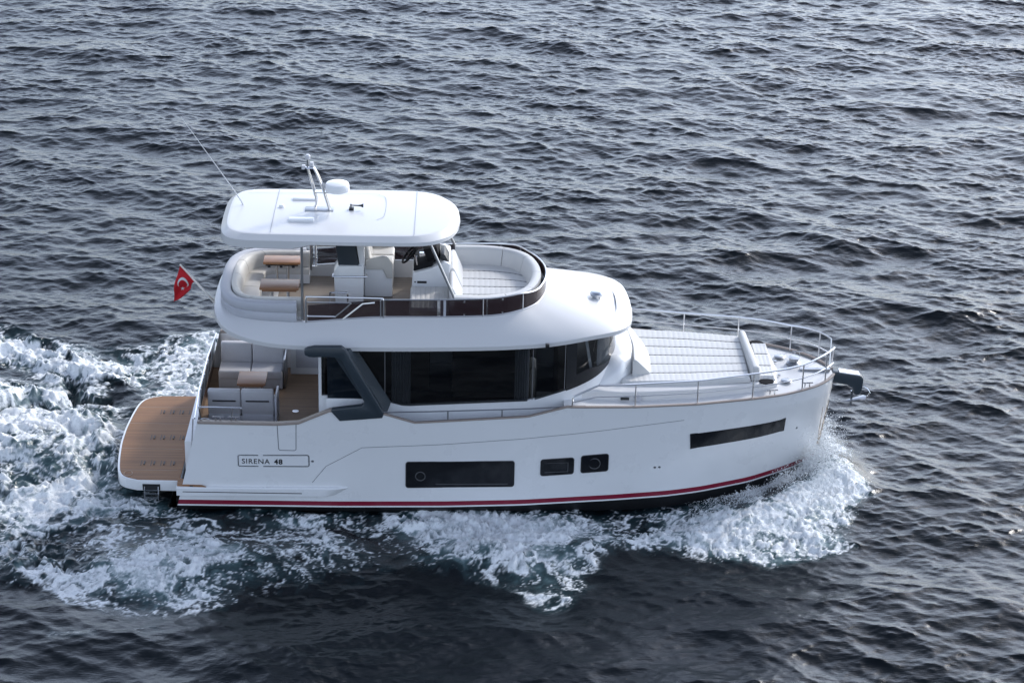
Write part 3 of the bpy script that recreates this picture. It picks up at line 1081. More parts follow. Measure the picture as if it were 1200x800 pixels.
m_ = MB()
m_.hexa([(2.30, -1.50, 3.02), (2.36, -1.46, 3.02), (2.36, -1.40, 3.02), (2.30, -1.44, 3.02), (2.16, -1.58, 3.8), (2.22, -1.54, 3.8), (2.22, -1.48, 3.8), (2.16, -1.52, 3.8)])
m_.build('inner_post', GEL, yacht)
m_ = MB()
m_.grid([[(2.44 + .04 * k + .012 * math.sin(k * 2.1), -1.40 + .085 * k, z_) for z_ in (3.05, 3.4, 3.75)] for k in range(8)])
m_.build('sun_blind', CURT, yacht)
# aft bulkhead with glass doors, port joinery
m_ = MB()
m_.box(-3.36, -3.30, -1.87, -1.70, 1.25, 3.7)
m_.box(-3.36, -3.30, 1.2, 1.95, 1.25, 3.7)
m_.box(-3.36, -3.30, -1.72, 1.2, 3.45, 3.7)
bulk = m_.build('aft_bulkhead', GEL, yacht)
m_ = MB()
m_.box(-3.345, -3.325, -1.70, 1.2, 1.27, 3.46)
m_.build('saloon_door', SALON, bulk)
m_ = MB()
for y in (-1.70, -.75, .22, 1.19):
    m_.box(-3.375, -3.30, y - .02, y + .02, 1.25, 3.46)
build_pieces(m_, 'door_post', STEELD, bulk)
# port side cupboard and wing
m_ = MB()
m_.box(-4.25, -3.32, 1.93, 2.27, 1.25, 2.25)
m_.build('side_locker', GEL, yacht, bevel=.02)
m_ = MB()
m_.box(-4.12, -3.55, 1.915, 1.932, 1.42, 2.1)
m_.build('locker_door', GREYV, yacht, bevel=.006)
# starboard wing wall and its tinted pane, dark slate C-shaped pillar (both sides)
for side in (-1, 1):
    q = lambda y: side * y
    m_ = MB()
    m_.side_prism([(-3.20, 1.25), (-1.9, 1.25), (-1.9, 2.35), (-2.40, 2.53), (-3.20, 2.53)], q(1.93), q(2.00))
    wing = m_.build('wing_wall', GEL, yacht, bevel=.012)
    m_ = MB()
    m_.side_prism([(-3.17, 2.52), (-2.36, 2.52), (-2.42, 2.66), (-2.80, 3.50), (-3.17, 3.62)], q(1.955), q(1.975))
    m_.build('wing_window', glass_mat('wing_glass', (.010, .016, .024), .25), wing)
    # pillar: outer face stands out of the house side
    out = [(-3.613, -2.440, 3.810), (-3.542, -2.440, 3.858), (-3.403, -2.440, 3.889), (-2.847, -2.440, 3.898), (-2.761, -2.440, 3.823), (-1.979, -2.440, 2.425), (-2.014, -2.440, 2.307), (-2.896, -2.440, 2.224), (-3.078, -2.440, 2.447), (-3.069, -2.440, 2.486), (-2.453, -2.440, 2.574), (-2.401, -2.440, 2.613), (-2.383, -2.440, 2.692), (-2.781, -2.440, 3.478), (-2.849, -2.440, 3.611), (-2.954, -2.440, 3.658), (-3.127, -2.440, 3.674), (-3.406, -2.440, 3.660), (-3.510, -2.440, 3.668), (-3.597, -2.440, 3.705)]
    out = [(p[0], p[2]) for p in out]
    m_ = MB()
    m_.side_prism(out, q(2.30), q(2.445))
    m_.build('pillar', SLATE, yacht, bevel=.028, segs=2)
    m_ = MB()
    m_.hexa([(-2.20, q(2.30), 2.30), (-1.97, q(2.30), 2.22), (-1.85, q(1.86), 2.42), (-2.10, q(1.86), 2.42), (-3.0, q(2.30), 3.62), (-2.80, q(2.30), 3.62), (-2.62, q(1.86), 3.72), (-2.85, q(1.86), 3.72)])
    m_.build('pillar_web', SLATE, yacht)

# ------------------------------------------------------------------ flybridge deck: overhanging roof
RO = [(-5.62, 0, 4.02), (-5.60, .7, 4.01), (-5.52, 1.3, 3.98), (-5.30, 1.72, 3.89), (-4.9, 1.93, 3.77), (-4.3, 2.0, 3.665), (-3.5, 2.01, 3.62), (-2.3, 2.01, 3.61), (-1, 2.01, 3.63), (.3, 2.0, 3.67),
      (1.2, 1.96, 3.72), (1.75, 1.89, 3.77), (2.3, 1.74, 3.82), (2.8, 1.48, 3.82), (3.08, 1.12, 3.79), (3.20, .6, 3.72), (3.24, 0, 3.68)]
CO = [(-5.46, 0, 4.15), (-5.44, .6, 4.15), (-5.34, 1.05, 4.14), (-5.1, 1.38, 4.12), (-4.75, 1.51, 4.10), (-4.3, 1.55, 4.08), (-3.6, 1.56, 4.07), (-2.3, 1.56, 4.19), (-1, 1.56, 4.22), (.2, 1.53, 4.26),
      (.75, 1.36, 4.30), (1.02, 1.14, 4.31), (1.18, .92, 4.32), (1.28, .66, 4.33), (1.34, .42, 4.335), (1.37, .2, 4.34), (1.38, 0, 4.34)]
RO = crom(RO, 4); CO = crom(CO, 4)
def ring(f):
    half = [f(r, c) for r, c in zip(RO, CO)]
    st = [(p[0], -p[1], p[2]) for p in half]
    pt = [(p[0], p[1], p[2]) for p in half[1:-1]]
    return st + pt[::-1]
def lerp(a_, b_, u, dz=0.0):
    return tuple(a_[i] + (b_[i] - a_[i]) * u for i in range(2)) + (a_[2] + (b_[2] - a_[2]) * u + dz,)
rings = [ring(lambda r, c: (r[0] * .9 - .15, r[1] * .80, r[2] + .07)),
         ring(lambda r, c: (r[0] * .985, r[1] * .965, r[2] - .005)),
         ring(lambda r, c: (r[0], r[1], r[2] + .015)),
         ring(lambda r, c: (r[0], r[1], r[2] + .10)),
         ring(lambda r, c: lerp((r[0], r[1], r[2] + .115), c, .03)),
         ring(lambda r, c: lerp((r[0], r[1], r[2] + .11), c, .33, .02)),
         ring(lambda r, c: lerp((r[0], r[1], r[2] + .11), c, .66, .02)),
         ring(lambda r, c: lerp((r[0], r[1], r[2] + .11), c, .94, .004)),
         ring(lambda r, c: c),
         ring(lambda r, c: (c[0] * .975, c[1] * .955, c[2])),
         ring(lambda r, c: (c[0] * .97, c[1] * .95, 3.84))]
m_ = MB()
m_.grid([r for r in rings], closed=True)
n = len(rings[0])
m_.add(rings[-1], [tuple(range(n))])
m_.add(rings[0], [tuple(range(n))[::-1]])
fly = m_.build('flybridge_deck', GEL_DIM, yacht, angle=24)
m_ = MB()
fl = [(p[0] * .985, p[1] * .985) for p in rings[-1] if p[0] < .2]
m_.prism(fl, 3.845, 3.852)
m_.build('fly_sole', TEAKG, fly)
m_ = MB()
m_.lathe([(.0, 0), (.09, 0), (.09, .07), (.14, .09), (.15, .13), (.11, .18), (.0, .20)], (2.47, 0.0, 4.03), 24)
m_.build('searchlight', STEEL, yacht)
m_ = MB()
m_.box(1.33, 1.41, -2.10, -2.02, 3.80, 3.88)
m_.build('navigation_light', DARK, yacht, bevel=.01)

# smoked wind screens and rails along the flybridge
loopC = ring(lambda r, c: c)
nh = len(CO)
starb = [(c[0], -c[1], c[2]) for c in CO]
fwd = [(c[0], c[1], c[2]) for c in CO][::-1]
scr = [p for p in starb if p[0] > -3.66] + [p for p in fwd if p[0] > -3.66][1:]
scr = crom(scr[::2], 3)
HS = lambda x: .345 if x > -2.2 else .345 - 0.00 * (x + 2.2)
def screen_run(xa, xb, side):
    c_ = sorted([p for p in scr if p[1] * side > 0 and p[0] < 1.0])
    xs_ = [p[0] for p in c_]
    q_ = [(x, float(np.interp(x, xs_, [p[1] for p in c_])), float(np.interp(x, xs_, [p[2] for p in c_]))) for x in np.linspace(xa, xb, 14)]
    return q_ if side < 0 else q_[::-1]
def pane_run(pts, name='wind_screen'):
    mb = MB()
    mb.sweep(pts, lambda u, p: [(.012, .02), (.012, .375 - .09 * float(sm(.7, 1.25, p[0]))), (0, .375 - .09 * float(sm(.7, 1.25, p[0]))), (0, .02)])
    return mb.build(name, SMOKE, fly)
for side in (-1, 1):
    for xa, xb in ((-3.58, -2.03), (-1.98, -.91), (-.85, .105), (.125, .92)):
        pane_run(screen_run(xa, xb, side))
pane_run([p for p in scr if p[0] > .90], 'wind_screen')
m_ = MB()
m_.tube([(p[0], p[1] * 1.004, p[2] + .39 - .09 * float(sm(.7, 1.25, p[0]))) for p in scr if p[0] > -2.25], .017, 6)
m_.tube([(p[0], p[1] * 1.006, p[2] + .012) for p in scr], .014, 6)
for p in scr[::1]:
    pass
def on_scr(x, side):
    c_ = [p for p in scr if p[1] * side > 0]
    return min(c_, key=lambda p: abs(p[0] - x))
for side in (-1, 1):
    for x in (-2.0, .11, .88):
        p = on_scr(x, side)
        m_.tube([(p[0], p[1] * 1.01, p[2]), (p[0], p[1] * 1.01, p[2] + .385)], .014, 6)
    for x in (-.3, .42):
        p = on_scr(x, side)
        for zz in (.05, .34):
            m_.box(p[0] - .018, p[0] + .018, p[1] * 1.01 - .015, p[1] * 1.01 + .015, p[2] + zz - .015, p[2] + zz + .015)
m_.build('screen_rail', RAIL, fly)
m_ = MB()
for side in (-1, 1):
    p = on_scr(-.88, side)
    m_.box(p[0] - .05, p[0] + .05, p[1] - .012, p[1] + .014, p[2], p[2] + .38)
build_pieces(m_, 'screen_mullion', GREYV, fly)
for side in (-1, 1):
    y = 1.58 * side
    m_ = MB()
    m_.tube(crom([(-3.62, y, 4.07), (-3.62, y, 4.56), (-3.58, y, 4.63), (-3.5, y, 4.645), (-2.15, y, 4.635), (-2.06, y, 4.62), (-2.02, y, 4.56), (-2.02, y, 4.2)], 3), .019, 8)
    m_.tube(crom([(-3.60, y, 4.52), (-2.78, y, 4.52), (-2.72, y, 4.48), (-3.0, y, 4.22), (-3.05, y, 4.21), (-3.60, y, 4.21)], 3), .014, 6)
    m_.tube([(-2.86, y - .02 * side, 4.15), (-2.45, y - .02 * side, 4.50), (-2.2, y - .02 * side, 4.53)], .024, 8)
    m_.build('fly_gate_rail', RAIL, fly)
m_ = MB()
m_.tube(crom([(-3.15, -1.15, 3.85), (-3.15, -1.15, 4.50), (-3.1, -1.15, 4.56), (-2.85, -1.15, 4.56), (-2.78, -1.15, 4.50), (-2.78, -1.15, 3.85)], 3), .018, 8)
m_.build('stair_handrail', STEEL, fly)
# aft coaming upholstered outside, two padded rows
m_ = MB()
aft = [p for p in starb if p[0] <= -3.70][::-1] + [(c[0], c[1], c[2]) for c in CO if c[0] <= -3.70][1:]
aft = crom(aft[::2] + ([aft[-1]] if (len(aft) - 1) % 2 else []), 3)
prof = [(-.02, .0), (-.02, .40), (.0, .43), (.0, .0)]
def aftprof(u, p):
    k = 4.49 - p[2]
    return [(.02, .01), (.035, .05), (.035, k * .42), (.012, k * .47), (.035, k * .53), (.04, k * .85), (.02, k * .96), (-.04, k), (-.13, k), (-.18, k * .93), (-.20, k * .7), (-.15, .05), (-.14, -.2)]
aft_o = [(p[0], p[1], p[2]) for p in aft]
m_.sweep(aft_o[::-1], aftprof)
m_.build('aft_coaming_pad', GREYV, fly, angle=50)

# ------------------------------------------------------------------ hardtop, its legs and what stands on it
HO = [(-5.44, 0), (-5.43, .55), (-5.39, .95), (-5.27, 1.25), (-5.02, 1.41), (-4.6, 1.46), (-3.9, 1.47), (-2.9, 1.48), (-1.9, 1.48), (-1.30, 1.45), (-.93, 1.31), (-.66, 1.0), (-.51, .55), (-.46, 0)]
HO = crom(HO, 5)
def hring(k, ins, z, zc=0.0):
    st = []
    cx = -2.95
    for x, y in HO:
        L_ = math.hypot((x - cx) / 2.48, y / 1.47) + 1e-6
        xx = x - ins * np.sign(x - cx) * min(1, abs(x - cx) / 1.6)
        yy = y * (1 - ins / 1.47)
        zz = z(x) if callable(z) else z
        st.append((xx, -yy, zz + zc * (1 - (yy / 1.5) ** 2) * (1 - ((xx - cx) / 2.7) ** 2)))
    pt = [(p[0], -p[1], p[2]) for p in st[1:-1]]
    return st + pt[::-1]
low = lambda x: 5.72 - .09 * (1 - float(sm(-3.85, -3.55, x)))
m_ = MB()
rs = [hring(0, .55, 5.78), hring(0, .22, lambda x: low(x) + .01), hring(0, .05, low), hring(0, .0, lambda x: low(x) + .025), hring(0, .012, 5.815), hring(0, .13, 5.912), hring(0, .15, 5.918), hring(0, .2, 5.92, .012), hring(0, .5, 5.92, .03), hring(0, .95, 5.925, .04), hring(0, 1.3, 5.925, .045)]
m_.grid(rs, closed=True)
n = len(rs[0])
m_.add(rs[-1], [tuple(range(n))]); m_.add(rs[0], [tuple(range(n))[::-1]])
ht = m_.build('hardtop', GEL_DIM, yacht, angle=20)
def hz(x, y):
    return 5.925 + .045 * (1 - (y / 1.5) ** 2) * (1 - ((x + 2.95) / 2.7) ** 2)
m_ = MB()
def top_line(pts, w=.012):
    for (xa, ya), (xb, yb) in zip(pts[:-1], pts[1:]):
        ln = math.hypot(xb - xa, yb - ya)
        n_ = max(1, int(ln / .15))
        ux, uy = -(yb - ya) / ln * w / 2, (xb - xa) / ln * w / 2
        rows = [[(xa + (xb - xa) * k / n_ + ux, ya + (yb - ya) * k / n_ + uy, hz(xa + (xb - xa) * k / n_, ya + (yb - ya) * k / n_) + .004), (xa + (xb - xa) * k / n_ - ux, ya + (yb - ya) * k / n_ - uy, hz(xa + (xb - xa) * k / n_, ya + (yb - ya) * k / n_) + .004)] for k in range(n_ + 1)]
        m_.grid(rows)
top_line([(-4.35, -1.3), (-4.35, 1.3)]); top_line([(-1.40, -1.3), (-1.40, 1.3)])
top_line(crom([(-5.0, 1.02), (-2.5, 1.02), (-2.2, .95), (-2.05, .7), (-2.05, -.3), (-2.2, -.55)], 4))
build_pieces(m_, 'hardtop_seam', mat('seam_pale', (.36, .37, .39), .5), ht)
m_ = MB()
for x0, y0 in ((-4.02, .62), (-4.02, -.62)):
    m_.box(x0, x0 + .52, y0 - .09, y0 + .09, 5.93, 6.0)
build_pieces(m_, 'hardtop_pad', GEL, ht, bevel=.02)
m_ = MB()
m_.lathe([(.0, 0), (.06, 0), (.06, .03), (.04, .06), (0, .07)], (-4.22, .12, 5.95), 16)
m_.build('gps_antenna', GEL, ht)
# mast
m_ = MB()
m_.box(-3.72, -3.12, -.13, .13, 5.945, 5.985)
mast = m_.build('mast_foot', STEELD, ht, bevel=.01)
m_ = MB()
for y in (-.09, .09):
    m_.tube(crom([(-3.52, y, 5.97), (-3.48, y, 6.12), (-3.50, y, 6.3), (-3.66, y * .5, 6.88)], 4), .021, 8)
    m_.tube(crom([(-3.20, y, 5.97), (-3.36, y * .8, 6.5), (-3.50, y * .5, 6.84), (-3.56, y * .5, 6.90), (-3.66, y * .5, 6.88)], 4), .021, 8)
m_.box(-3.5, -2.9, -.05, .05, 6.345, 6.37)
m_.tube([(-3.66, 0, 6.85), (-3.65, 0, 7.10)], .022, 8)
m_.box(-3.74, -3.55, -.03, .03, 6.86, 6.90)
m_.build('radar_mast', STEEL, mast)
m_ = MB()
m_.lathe([(0, 0), (.05, 0), (.055, .07), (.03, .10), (0, .10)], (-3.65, 0, 7.08), 14)
m_.lathe([(0, 0), (.042, 0), (.042, .08), (0, .09)], (-3.57, 0, 6.93), 12)
m_.lathe([(0, 0), (.042, 0), (.042, .08), (0, .09)], (-3.74, 0, 6.86), 12)
build_pieces(m_, 'mast_light', mat('lamp_glass', (.7, .7, .72), .2), mast)
m_ = MB()
m_.lathe([(0, 0), (.19, 0), (.25, .03), (.26, .06), (.254, .15), (.232, .19), (.17, .215), (0, .225)], (-3.04, 0, 6.37), 36)
m_.build('radar_dome', GEL, ht)
m_ = MB()
m_.box(-2.80, -2.70, -.05, .05, 5.955, 6.02)
m_.tube([(-2.76, 0, 6.02), (-2.76, 0, 6.1)], .012, 6)
m_.tube([(-2.78, 0, 6.07), (-2.62, 0, 6.065), (-2.56, 0, 6.065), (-2.50, 0, 6.065)], [.012, .014, .02, .045], 10)
m_.build('horn', DARK, ht)
m_ = MB()
m_.tube([(-5.05, .30, 5.92), (-5.08, .30, 6.0), (-5.2, .3, 6.2), (-6.287, 0.300, 7.851)], [.02, .016, .013, .006], 6)
m_.build('whip_antenna', mat('antenna_white', (.75, .75, .75), .4), ht)
# legs
m_ = MB()
for side in (-1, 1):
    m_.tube([(-3.70, 1.50 * side, 4.1), (-3.70, 1.42 * side, 5.75)], .028, 8)
    m_.tube([(-.55, 1.44 * side, 4.58), (-1.08, 1.30 * side, 5.76)], .030, 8)
m_.tube([(-3.70, 1.20, 4.1), (-3.70, 1.22, 5.75)], .024, 8)
build_pieces(m_, 'hardtop_pole', STEELD, ht)
m_ = MB()
m_.side_prism([(-3.10, 3.852), (-2.50, 3.852), (-2.50, 4.74), (-3.02, 4.74), (-3.13, 4.62)], -.12, .42)
bar = m_.build('wet_bar', GEL, yacht, bevel=.025)
m_ = MB()
m_.side_prism([(-3.03, 4.70), (-2.60, 4.70), (-2.76, 5.80), (-3.16, 5.80)], -.06, .36)
m_.build('hardtop_leg', SLATE, ht, bevel=.02)
m_ = MB()
m_.side_prism([(-2.58, 4.70), (-2.48, 4.74), (-2.50, 5.80), (-2.74, 5.80)], -.04, .34)
m_.build('leg_fairing', GEL, ht, bevel=.02)
m_ = MB()
m_.tube([(-3.16, -.17, 4.52), (-2.42, -.17, 4.52)], .018, 8)
for x in (-3.14, -2.44):
    m_.tube([(x, -.17, 4.52), (x, -.05, 4.52)], .022, 8)
m_.build('bar_handrail', STEEL, bar)

# ------------------------------------------------------------------ flybridge console
m_ = MB()
m_.side_prism([(-1.50, 3.852), (-.66, 3.852), (-.66, 4.80), (-.80, 4.86), (-1.06, 4.70), (-1.46, 4.58)], -.08, 1.0)
cons = m_.build('fly_console', GEL, yacht, bevel=.03, segs=3)
m_ = MB()
m_.hexa([(-1.45, .02, 4.585), (-1.05, .02, 4.695), (-1.05, .92, 4.695), (-1.45, .92, 4.585), (-1.43, .02, 4.70), (-1.0, .02, 4.86), (-1.0, .92, 4.86), (-1.43, .92, 4.70)])
m_.hexa([(-1.12, .10, 4.70), (-.88, .10, 4.84), (-.88, .85, 4.84), (-1.12, .85, 4.70), (-1.24, .10, 5.05), (-.96, .10, 5.12), (-.96, .85, 5.12), (-1.24, .85, 5.05)])
build_pieces(m_, 'instrument_panel', MATTE, cons, bevel=.02)
m_ = MB()
cx, cy, cz = -1.52, .42, 4.84
ax = Vector((-.75, 0, .66)).normalized()
u_ = Vector((0, 1, 0)); v_ = ax.cross(u_)
m_.tube([Vector((cx, cy, cz)) + (u_ * math.cos(a_) + v_ * math.sin(a_)) * .25 for a_ in [2 * math.pi * k / 24 for k in range(24)]], .026, 8, closed=True)
for k in range(3):
    a_ = 2 * math.pi * k / 3 + .4
    m_.tube([Vector((cx, cy, cz)), Vector((cx, cy, cz)) + (u_ * math.cos(a_) + v_ * math.sin(a_)) * .25], .018, 6)
m_.tube([(cx, cy, cz), (cx + .2, cy, cz - .17)], .03, 8)
m_.build('steering_wheel', MATTE, cons)
m_ = MB()
m_.tube([(-1.36, .06, 4.70), (-1.38, .06, 4.92)], .022, 6); m_.tube([(-1.36, .15, 4.70), (-1.42, .15, 4.92)], .022, 6)
m_.box(-1.32, -1.12, .24, .32, 4.84, 4.92); m_.box(-1.24, -1.05, .62, .74, 4.84, 4.96)
build_pieces(m_, 'throttle_lever', STEEL, cons)
m_ = MB()
m_.box(-1.36, -1.16, -.09, -.078, 4.36, 4.41); m_.box(-1.42, -1.39, -.09, -.078, 4.375, 4.40)
build_pieces(m_, 'switch_plate', DARK, cons)
m_ = MB()
m_.hexa([(-.86, .0, 4.86), (-.68, .0, 4.80), (-.68, .6, 4.80), (-.86, .6, 4.86), (-.88, .02, 4.98), (-.78, .02, 4.98), (-.78, .58, 4.98), (-.88, .58, 4.98)])
m_.build('screen_display', DARK, cons, bevel=.02)

# ------------------------------------------------------------------ front: cowling, trunk, rails, bow gear
m_ = MB()
outl = [(2.55, -1.50), (2.95, -1.28), (3.22, -.9), (3.32, -.4), (3.34, 0), (3.32, .4), (3.22, .9), (2.95, 1.28), (2.55, 1.50), (2.4, 1.2), (2.7, .9), (2.75, 0), (2.7, -.9), (2.4, -1.2)]
rows = []
for u in np.linspace(0, 1, 41):
    i_ = u * 8
    k = min(7, int(i_)); f = i_ - k
    x = outl[k][0] + (outl[k + 1][0] - outl[k][0]) * f; y = outl[k][1] + (outl[k + 1][1] - outl[k][1]) * f
    ss = 1 - abs(2 * u - 1)
    zc_ = 2.72 + .36 * min(1, ss * 3)
    rows.append([(x + .02, y * 1.01, 2.5), (x, y, zc_ - .06), (x - .05, y * .97, zc_), (x - .22, y * .86, zc_ + .06), (x - .5, y * .8, zc_ + .05)])
m_.grid(rows)
m_.build('windscreen_cowl', GEL, yacht, angle=45)
m_ = MB()
for k in range(4):
    m_.tube([(2.98 + .03 * k, -1.02 + .05 * k, 2.93 + .02 * k), (3.10 + .03 * k, -1.08 + .05 * k, 2.90 + .02 * k)], .012, 5)
build_pieces(m_, 'cowl_vent', DARK, yacht)
# trunk under the sun pad
TR = [(1.85, 1.74), (2.6, 1.74), (3.6, 1.64), (4.6, 1.48), (5.5, 1.24), (5.95, 1.08), (6.35, .85), (6.45, 0)]
TRd = dens_path(TR, .12)
fullT = [(x, -y) for x, y in TRd] + [(x, y) for x, y in TRd[::-1][1:]]
m_ = MB()
rows = []
def tz(x):
    return float(np.interp(x, [1.85, 2.5, 3.0, 5.0, 5.9, 6.2, 6.45], [2.62, 2.70, 2.64, 2.62, 2.60, 2.56, 2.46]))
for x, y in fullT:
    rows.append([(x, y, 2.3), (x, y, tz(x) - .05), (x - .01, y * .99, tz(x) - .015), (x - .03, y * .97, tz(x)), (x * .98 + .05, y * .5, tz(x)), (min(x, 6.2) * .98 + .05, 0, tz(min(x, 6.2)))])
m_.grid(rows)
trunk = m_.build('foredeck_trunk', GEL_DIM, yacht, angle=40)
m_ = MB()
y_ = -1.745
m_.box(2.95, 3.13, y_ - .005, y_ + .02, 2.475, 2.525)
m_.build('trunk_vent', DARK, trunk)
m_ = MB()
m_.lathe([(0, 0), (.085, 0), (.085, .012), (0, .012)], (0, 0, 0), 20)
m_.v = [(3.32 + a_, -1.70 - c_, 2.50 + b_) for a_, b_, c_ in m_.v]
m_.build('deck_speaker', GREYV, trunk)
# bow rails
RX = [1.92, 2.44, 3.24, 4.56, 5.75, 6.86, 7.40, 7.64]
RH = [.24, .47, .50, .52, .56, .58, .66, .66]
for side in (-1, 1):
    P = []
    for k in range(61):
        x = 2.44 + (7.62 - 2.44) * k / 60
        b_ = max(.06, float(np.interp(x, BSx, BSy)) - .055)
        P.append((x, side * b_, ztop(x) + float(np.interp(x, RX, RH))))
    b_ = float(np.interp(1.92, BSx, BSy)) - .055
    start = [(1.92, side * b_, ztop(1.92) + .01), (1.92, side * b_, ztop(1.92) + .20), (1.97, side * b_, ztop(1.92) + .235)]
    m_ = MB()
    m_.tube(start + P, .019, 7)
    m_.tube([(p[0], p[1], ztop(p[0]) + .46 * (p[2] - ztop(p[0]))) for p in [(1.94, side * b_, ztop(1.92) + .20)] + P], .0125, 6)
    for x in (3.24, 4.56, 5.75, 6.86, 7.42):
        b_ = float(np.interp(x, BSx, BSy)) - .055
        h_ = float(np.interp(x, RX, RH))
        m_.tube([(x, side * b_, ztop(x)), (x, side * b_, ztop(x) + h_)], .017, 6)
    m_.tube([P[-1], (7.60, side * .06, ztop(7.6) + .1)], .0155, 6)
    m_.build('bow_rail', RAIL, yacht)
    # low side rail amidships
    m_ = MB()
    Q = []
    for k in range(33):
        x = -1.98 + (1.75 + 1.98) * k / 32
        b_ = float(np.interp(x, BSx, BSy)) - .07
        Q.append((x, side * b_, 2.405 + .035 * k / 32 * 4))
    Q[0] = (-1.98, Q[0][1], 2.40)
    m_.tube([(q[0], q[1], 2.40 + .13 * i / 32) for i, q in enumerate(Q)], .014, 6)
    for x in (-.66, .46):
        b_ = float(np.interp(x, BSx, BSy)) - .07
        m_.tube([(x, side * b_, ztop(x)), (x, side * b_, 2.40 + .13 * (x + 1.98) / 3.73)], .013, 6)
    m_.build('side_rail', STEELD, yacht)
    # cockpit quarter rail and cleats
    m_ = MB()
    b_ = 2.30 * side
    m_.tube(crom([(-5.78, b_, 2.14), (-5.80, b_, 2.40), (-5.74, b_, 2.44), (-5.0, b_, 2.44), (-4.94, b_, 2.42)], 4), .017, 8)
    m_.tube([(-5.14, b_, 2.14), (-5.12, b_, 2.43)], .014, 6)
    m_.build('quarter_rail', STEEL, yacht)
    for x in (-5.42, -5.10) if side < 0 else (-5.42,):
        m_ = MB()
        m_.tube([(x - .12, b_, 2.22), (x + .12, b_, 2.22)], .016, 6)
        m_.tube([(x - .05, b_, 2.13), (x - .04, b_, 2.22)], .016, 6)
        m_.tube([(x + .05, b_, 2.13), (x + .04, b_, 2.22)], .016, 6)
        m_.build('mooring_cleat', STEEL, yacht)
    m_ = MB()
    m_.tube(crom([(-5.78, b_, 2.16), (-5.70, b_ * 1.01, 2.19), (-5.60, b_ * 1.0, 2.16)], 4), .014, 6)
    m_.build('rope_guide', STEEL, yacht)
    for x in (6.2, 7.0):
        m_ = MB()
        b_ = (float(np.interp(x, BSx, BSy)) - .16) * side
        m_.tube([(x - .12, b_, ztop(x) + .06), (x + .12, b_ * .97, ztop(x) + .06)], .016, 6)
        m_.tube([(x - .05, b_, ztop(x) - .03), (x - .05, b_, ztop(x) + .06)], .015, 6)
        m_.tube([(x + .05, b_, ztop(x) - .03), (x + .05, b_ * .98, ztop(x) + .06)], .015, 6)
        m_.build('bow_cleat', STEEL, yacht)
    # anchor chain pocket plates beside the stem
m_ = MB()
m_.lathe([(0, 0), (.16, 0), (.16, .06), (.10, .10), (.10, .16), (.13, .18), (0, .19)], (6.85, .30, 2.41), 20)
m_.box(6.95, 7.6, -.05, .05, 2.41, 2.47)
m_.build('windlass', STEELD, yacht)
for side in (-1, 1):
    m_ = MB()
    m_.lathe([(0, 0), (.11, .0), (.125, .02), (.10, .035), (0, .03)], (6.58, side * .62, 2.44), 18)
    m_.lathe([(0, 0), (.035, .0), (.035, .03), (0, .03)], (6.45, side * .35, 2.45), 12)
    build_pieces(m_, 'deck_hatch', STEELD, yacht)
# stem guard plate
m_ = MB()
rows = []
for z in np.linspace(.62, 1.72, 14):
    xs_ = 7.45 + (7.73 - 7.45) * (z - .36) / 2.05
    w_ = .05 + .10 * (z - .6)
    rows.append([(xs_ - w_ * 1.1, -hull_y(xs_ - w_ * 1.1, z) - .006, z), (xs_ - .012, -hull_y(xs_ - .012, z) - .012, z), (xs_ + .012, 0, z), (xs_ - .012, hull_y(xs_ - .012, z) + .012, z), (xs_ - w_ * 1.1, hull_y(xs_ - w_ * 1.1, z) + .006, z)])
m_.grid(rows)
m_.build('stem_guard', GOLD, hull)
m_ = MB()
zf = 2.10
m_.tube([(7.42 + .0, -hull_y(7.5, zf) - .02, 2.05), (7.56, -hull_y(7.6, zf) - .02, 2.10), (7.62, -hull_y(7.66, 2.2) - .01, 2.22), (7.56, -hull_y(7.6, 2.2) - .02, 2.24), (7.47, -hull_y(7.52, 2.15) - .03, 2.15)], .02, 6, closed=True)
m_.build('fairlead', STEEL, hull)
# anchor davit arm in its dark cover
m_ = MB()
m_.side_prism([(7.66, 2.42), (7.78, 2.42), (8.29, 2.34), (8.345, 2.26), (8.33, 2.0), (8.29, 1.89), (8.19, 1.87), (8.14, 1.93), (8.11, 2.04), (7.98, 2.12), (7.66, 2.17)], -.095, .095)
davit = m_.build('anchor_davit', SLATE, yacht, bevel=.035, segs=3)
m_ = MB()
m_.hexa([(7.80, -.10, 2.418), (8.25, -.10, 2.35), (8.25, .10, 2.35), (7.80, .10, 2.418), (7.80, -.10, 2.44), (8.25, -.10, 2.372), (8.25, .10, 2.372), (7.80, .10, 2.44)])
m_.build('davit_cap', GEL, davit)
anc = thing('anchor', 'polished plough anchor hanging under the dark davit at the bow', 'anchor', (8.1, 0, 1.8))
m_ = MB()
m_.hexa([(8.10, -.02, 1.60), (8.14, -.02, 1.60), (8.14, .02, 1.60), (8.10, .02, 1.60), (8.10, -.02, 1.95), (8.15, -.02, 1.95), (8.15, .02, 1.95), (8.10, .02, 1.95)])
m_.tube([(8.36, 0, 2.06), (8.46, 0, 2.0), (8.52, 0, 1.90), (8.47, 0, 1.82)], .014, 6)
m_.build('shank', STEEL, anc)
m_ = MB()
m_.add([(7.84, 0, 1.67), (8.40, -.13, 1.79), (8.45, 0, 1.83), (8.40, .13, 1.79), (8.14, 0, 1.76), (8.27, -.07, 1.71), (8.27, .07, 1.71)],
       [(0, 1, 4), (0, 4, 3), (1, 2, 4), (4, 2, 3), (0, 5, 1), (0, 3, 6), (0, 6, 5), (5, 6, 3, 2, 1)])
m_.build('fluke', STEELD, anc)

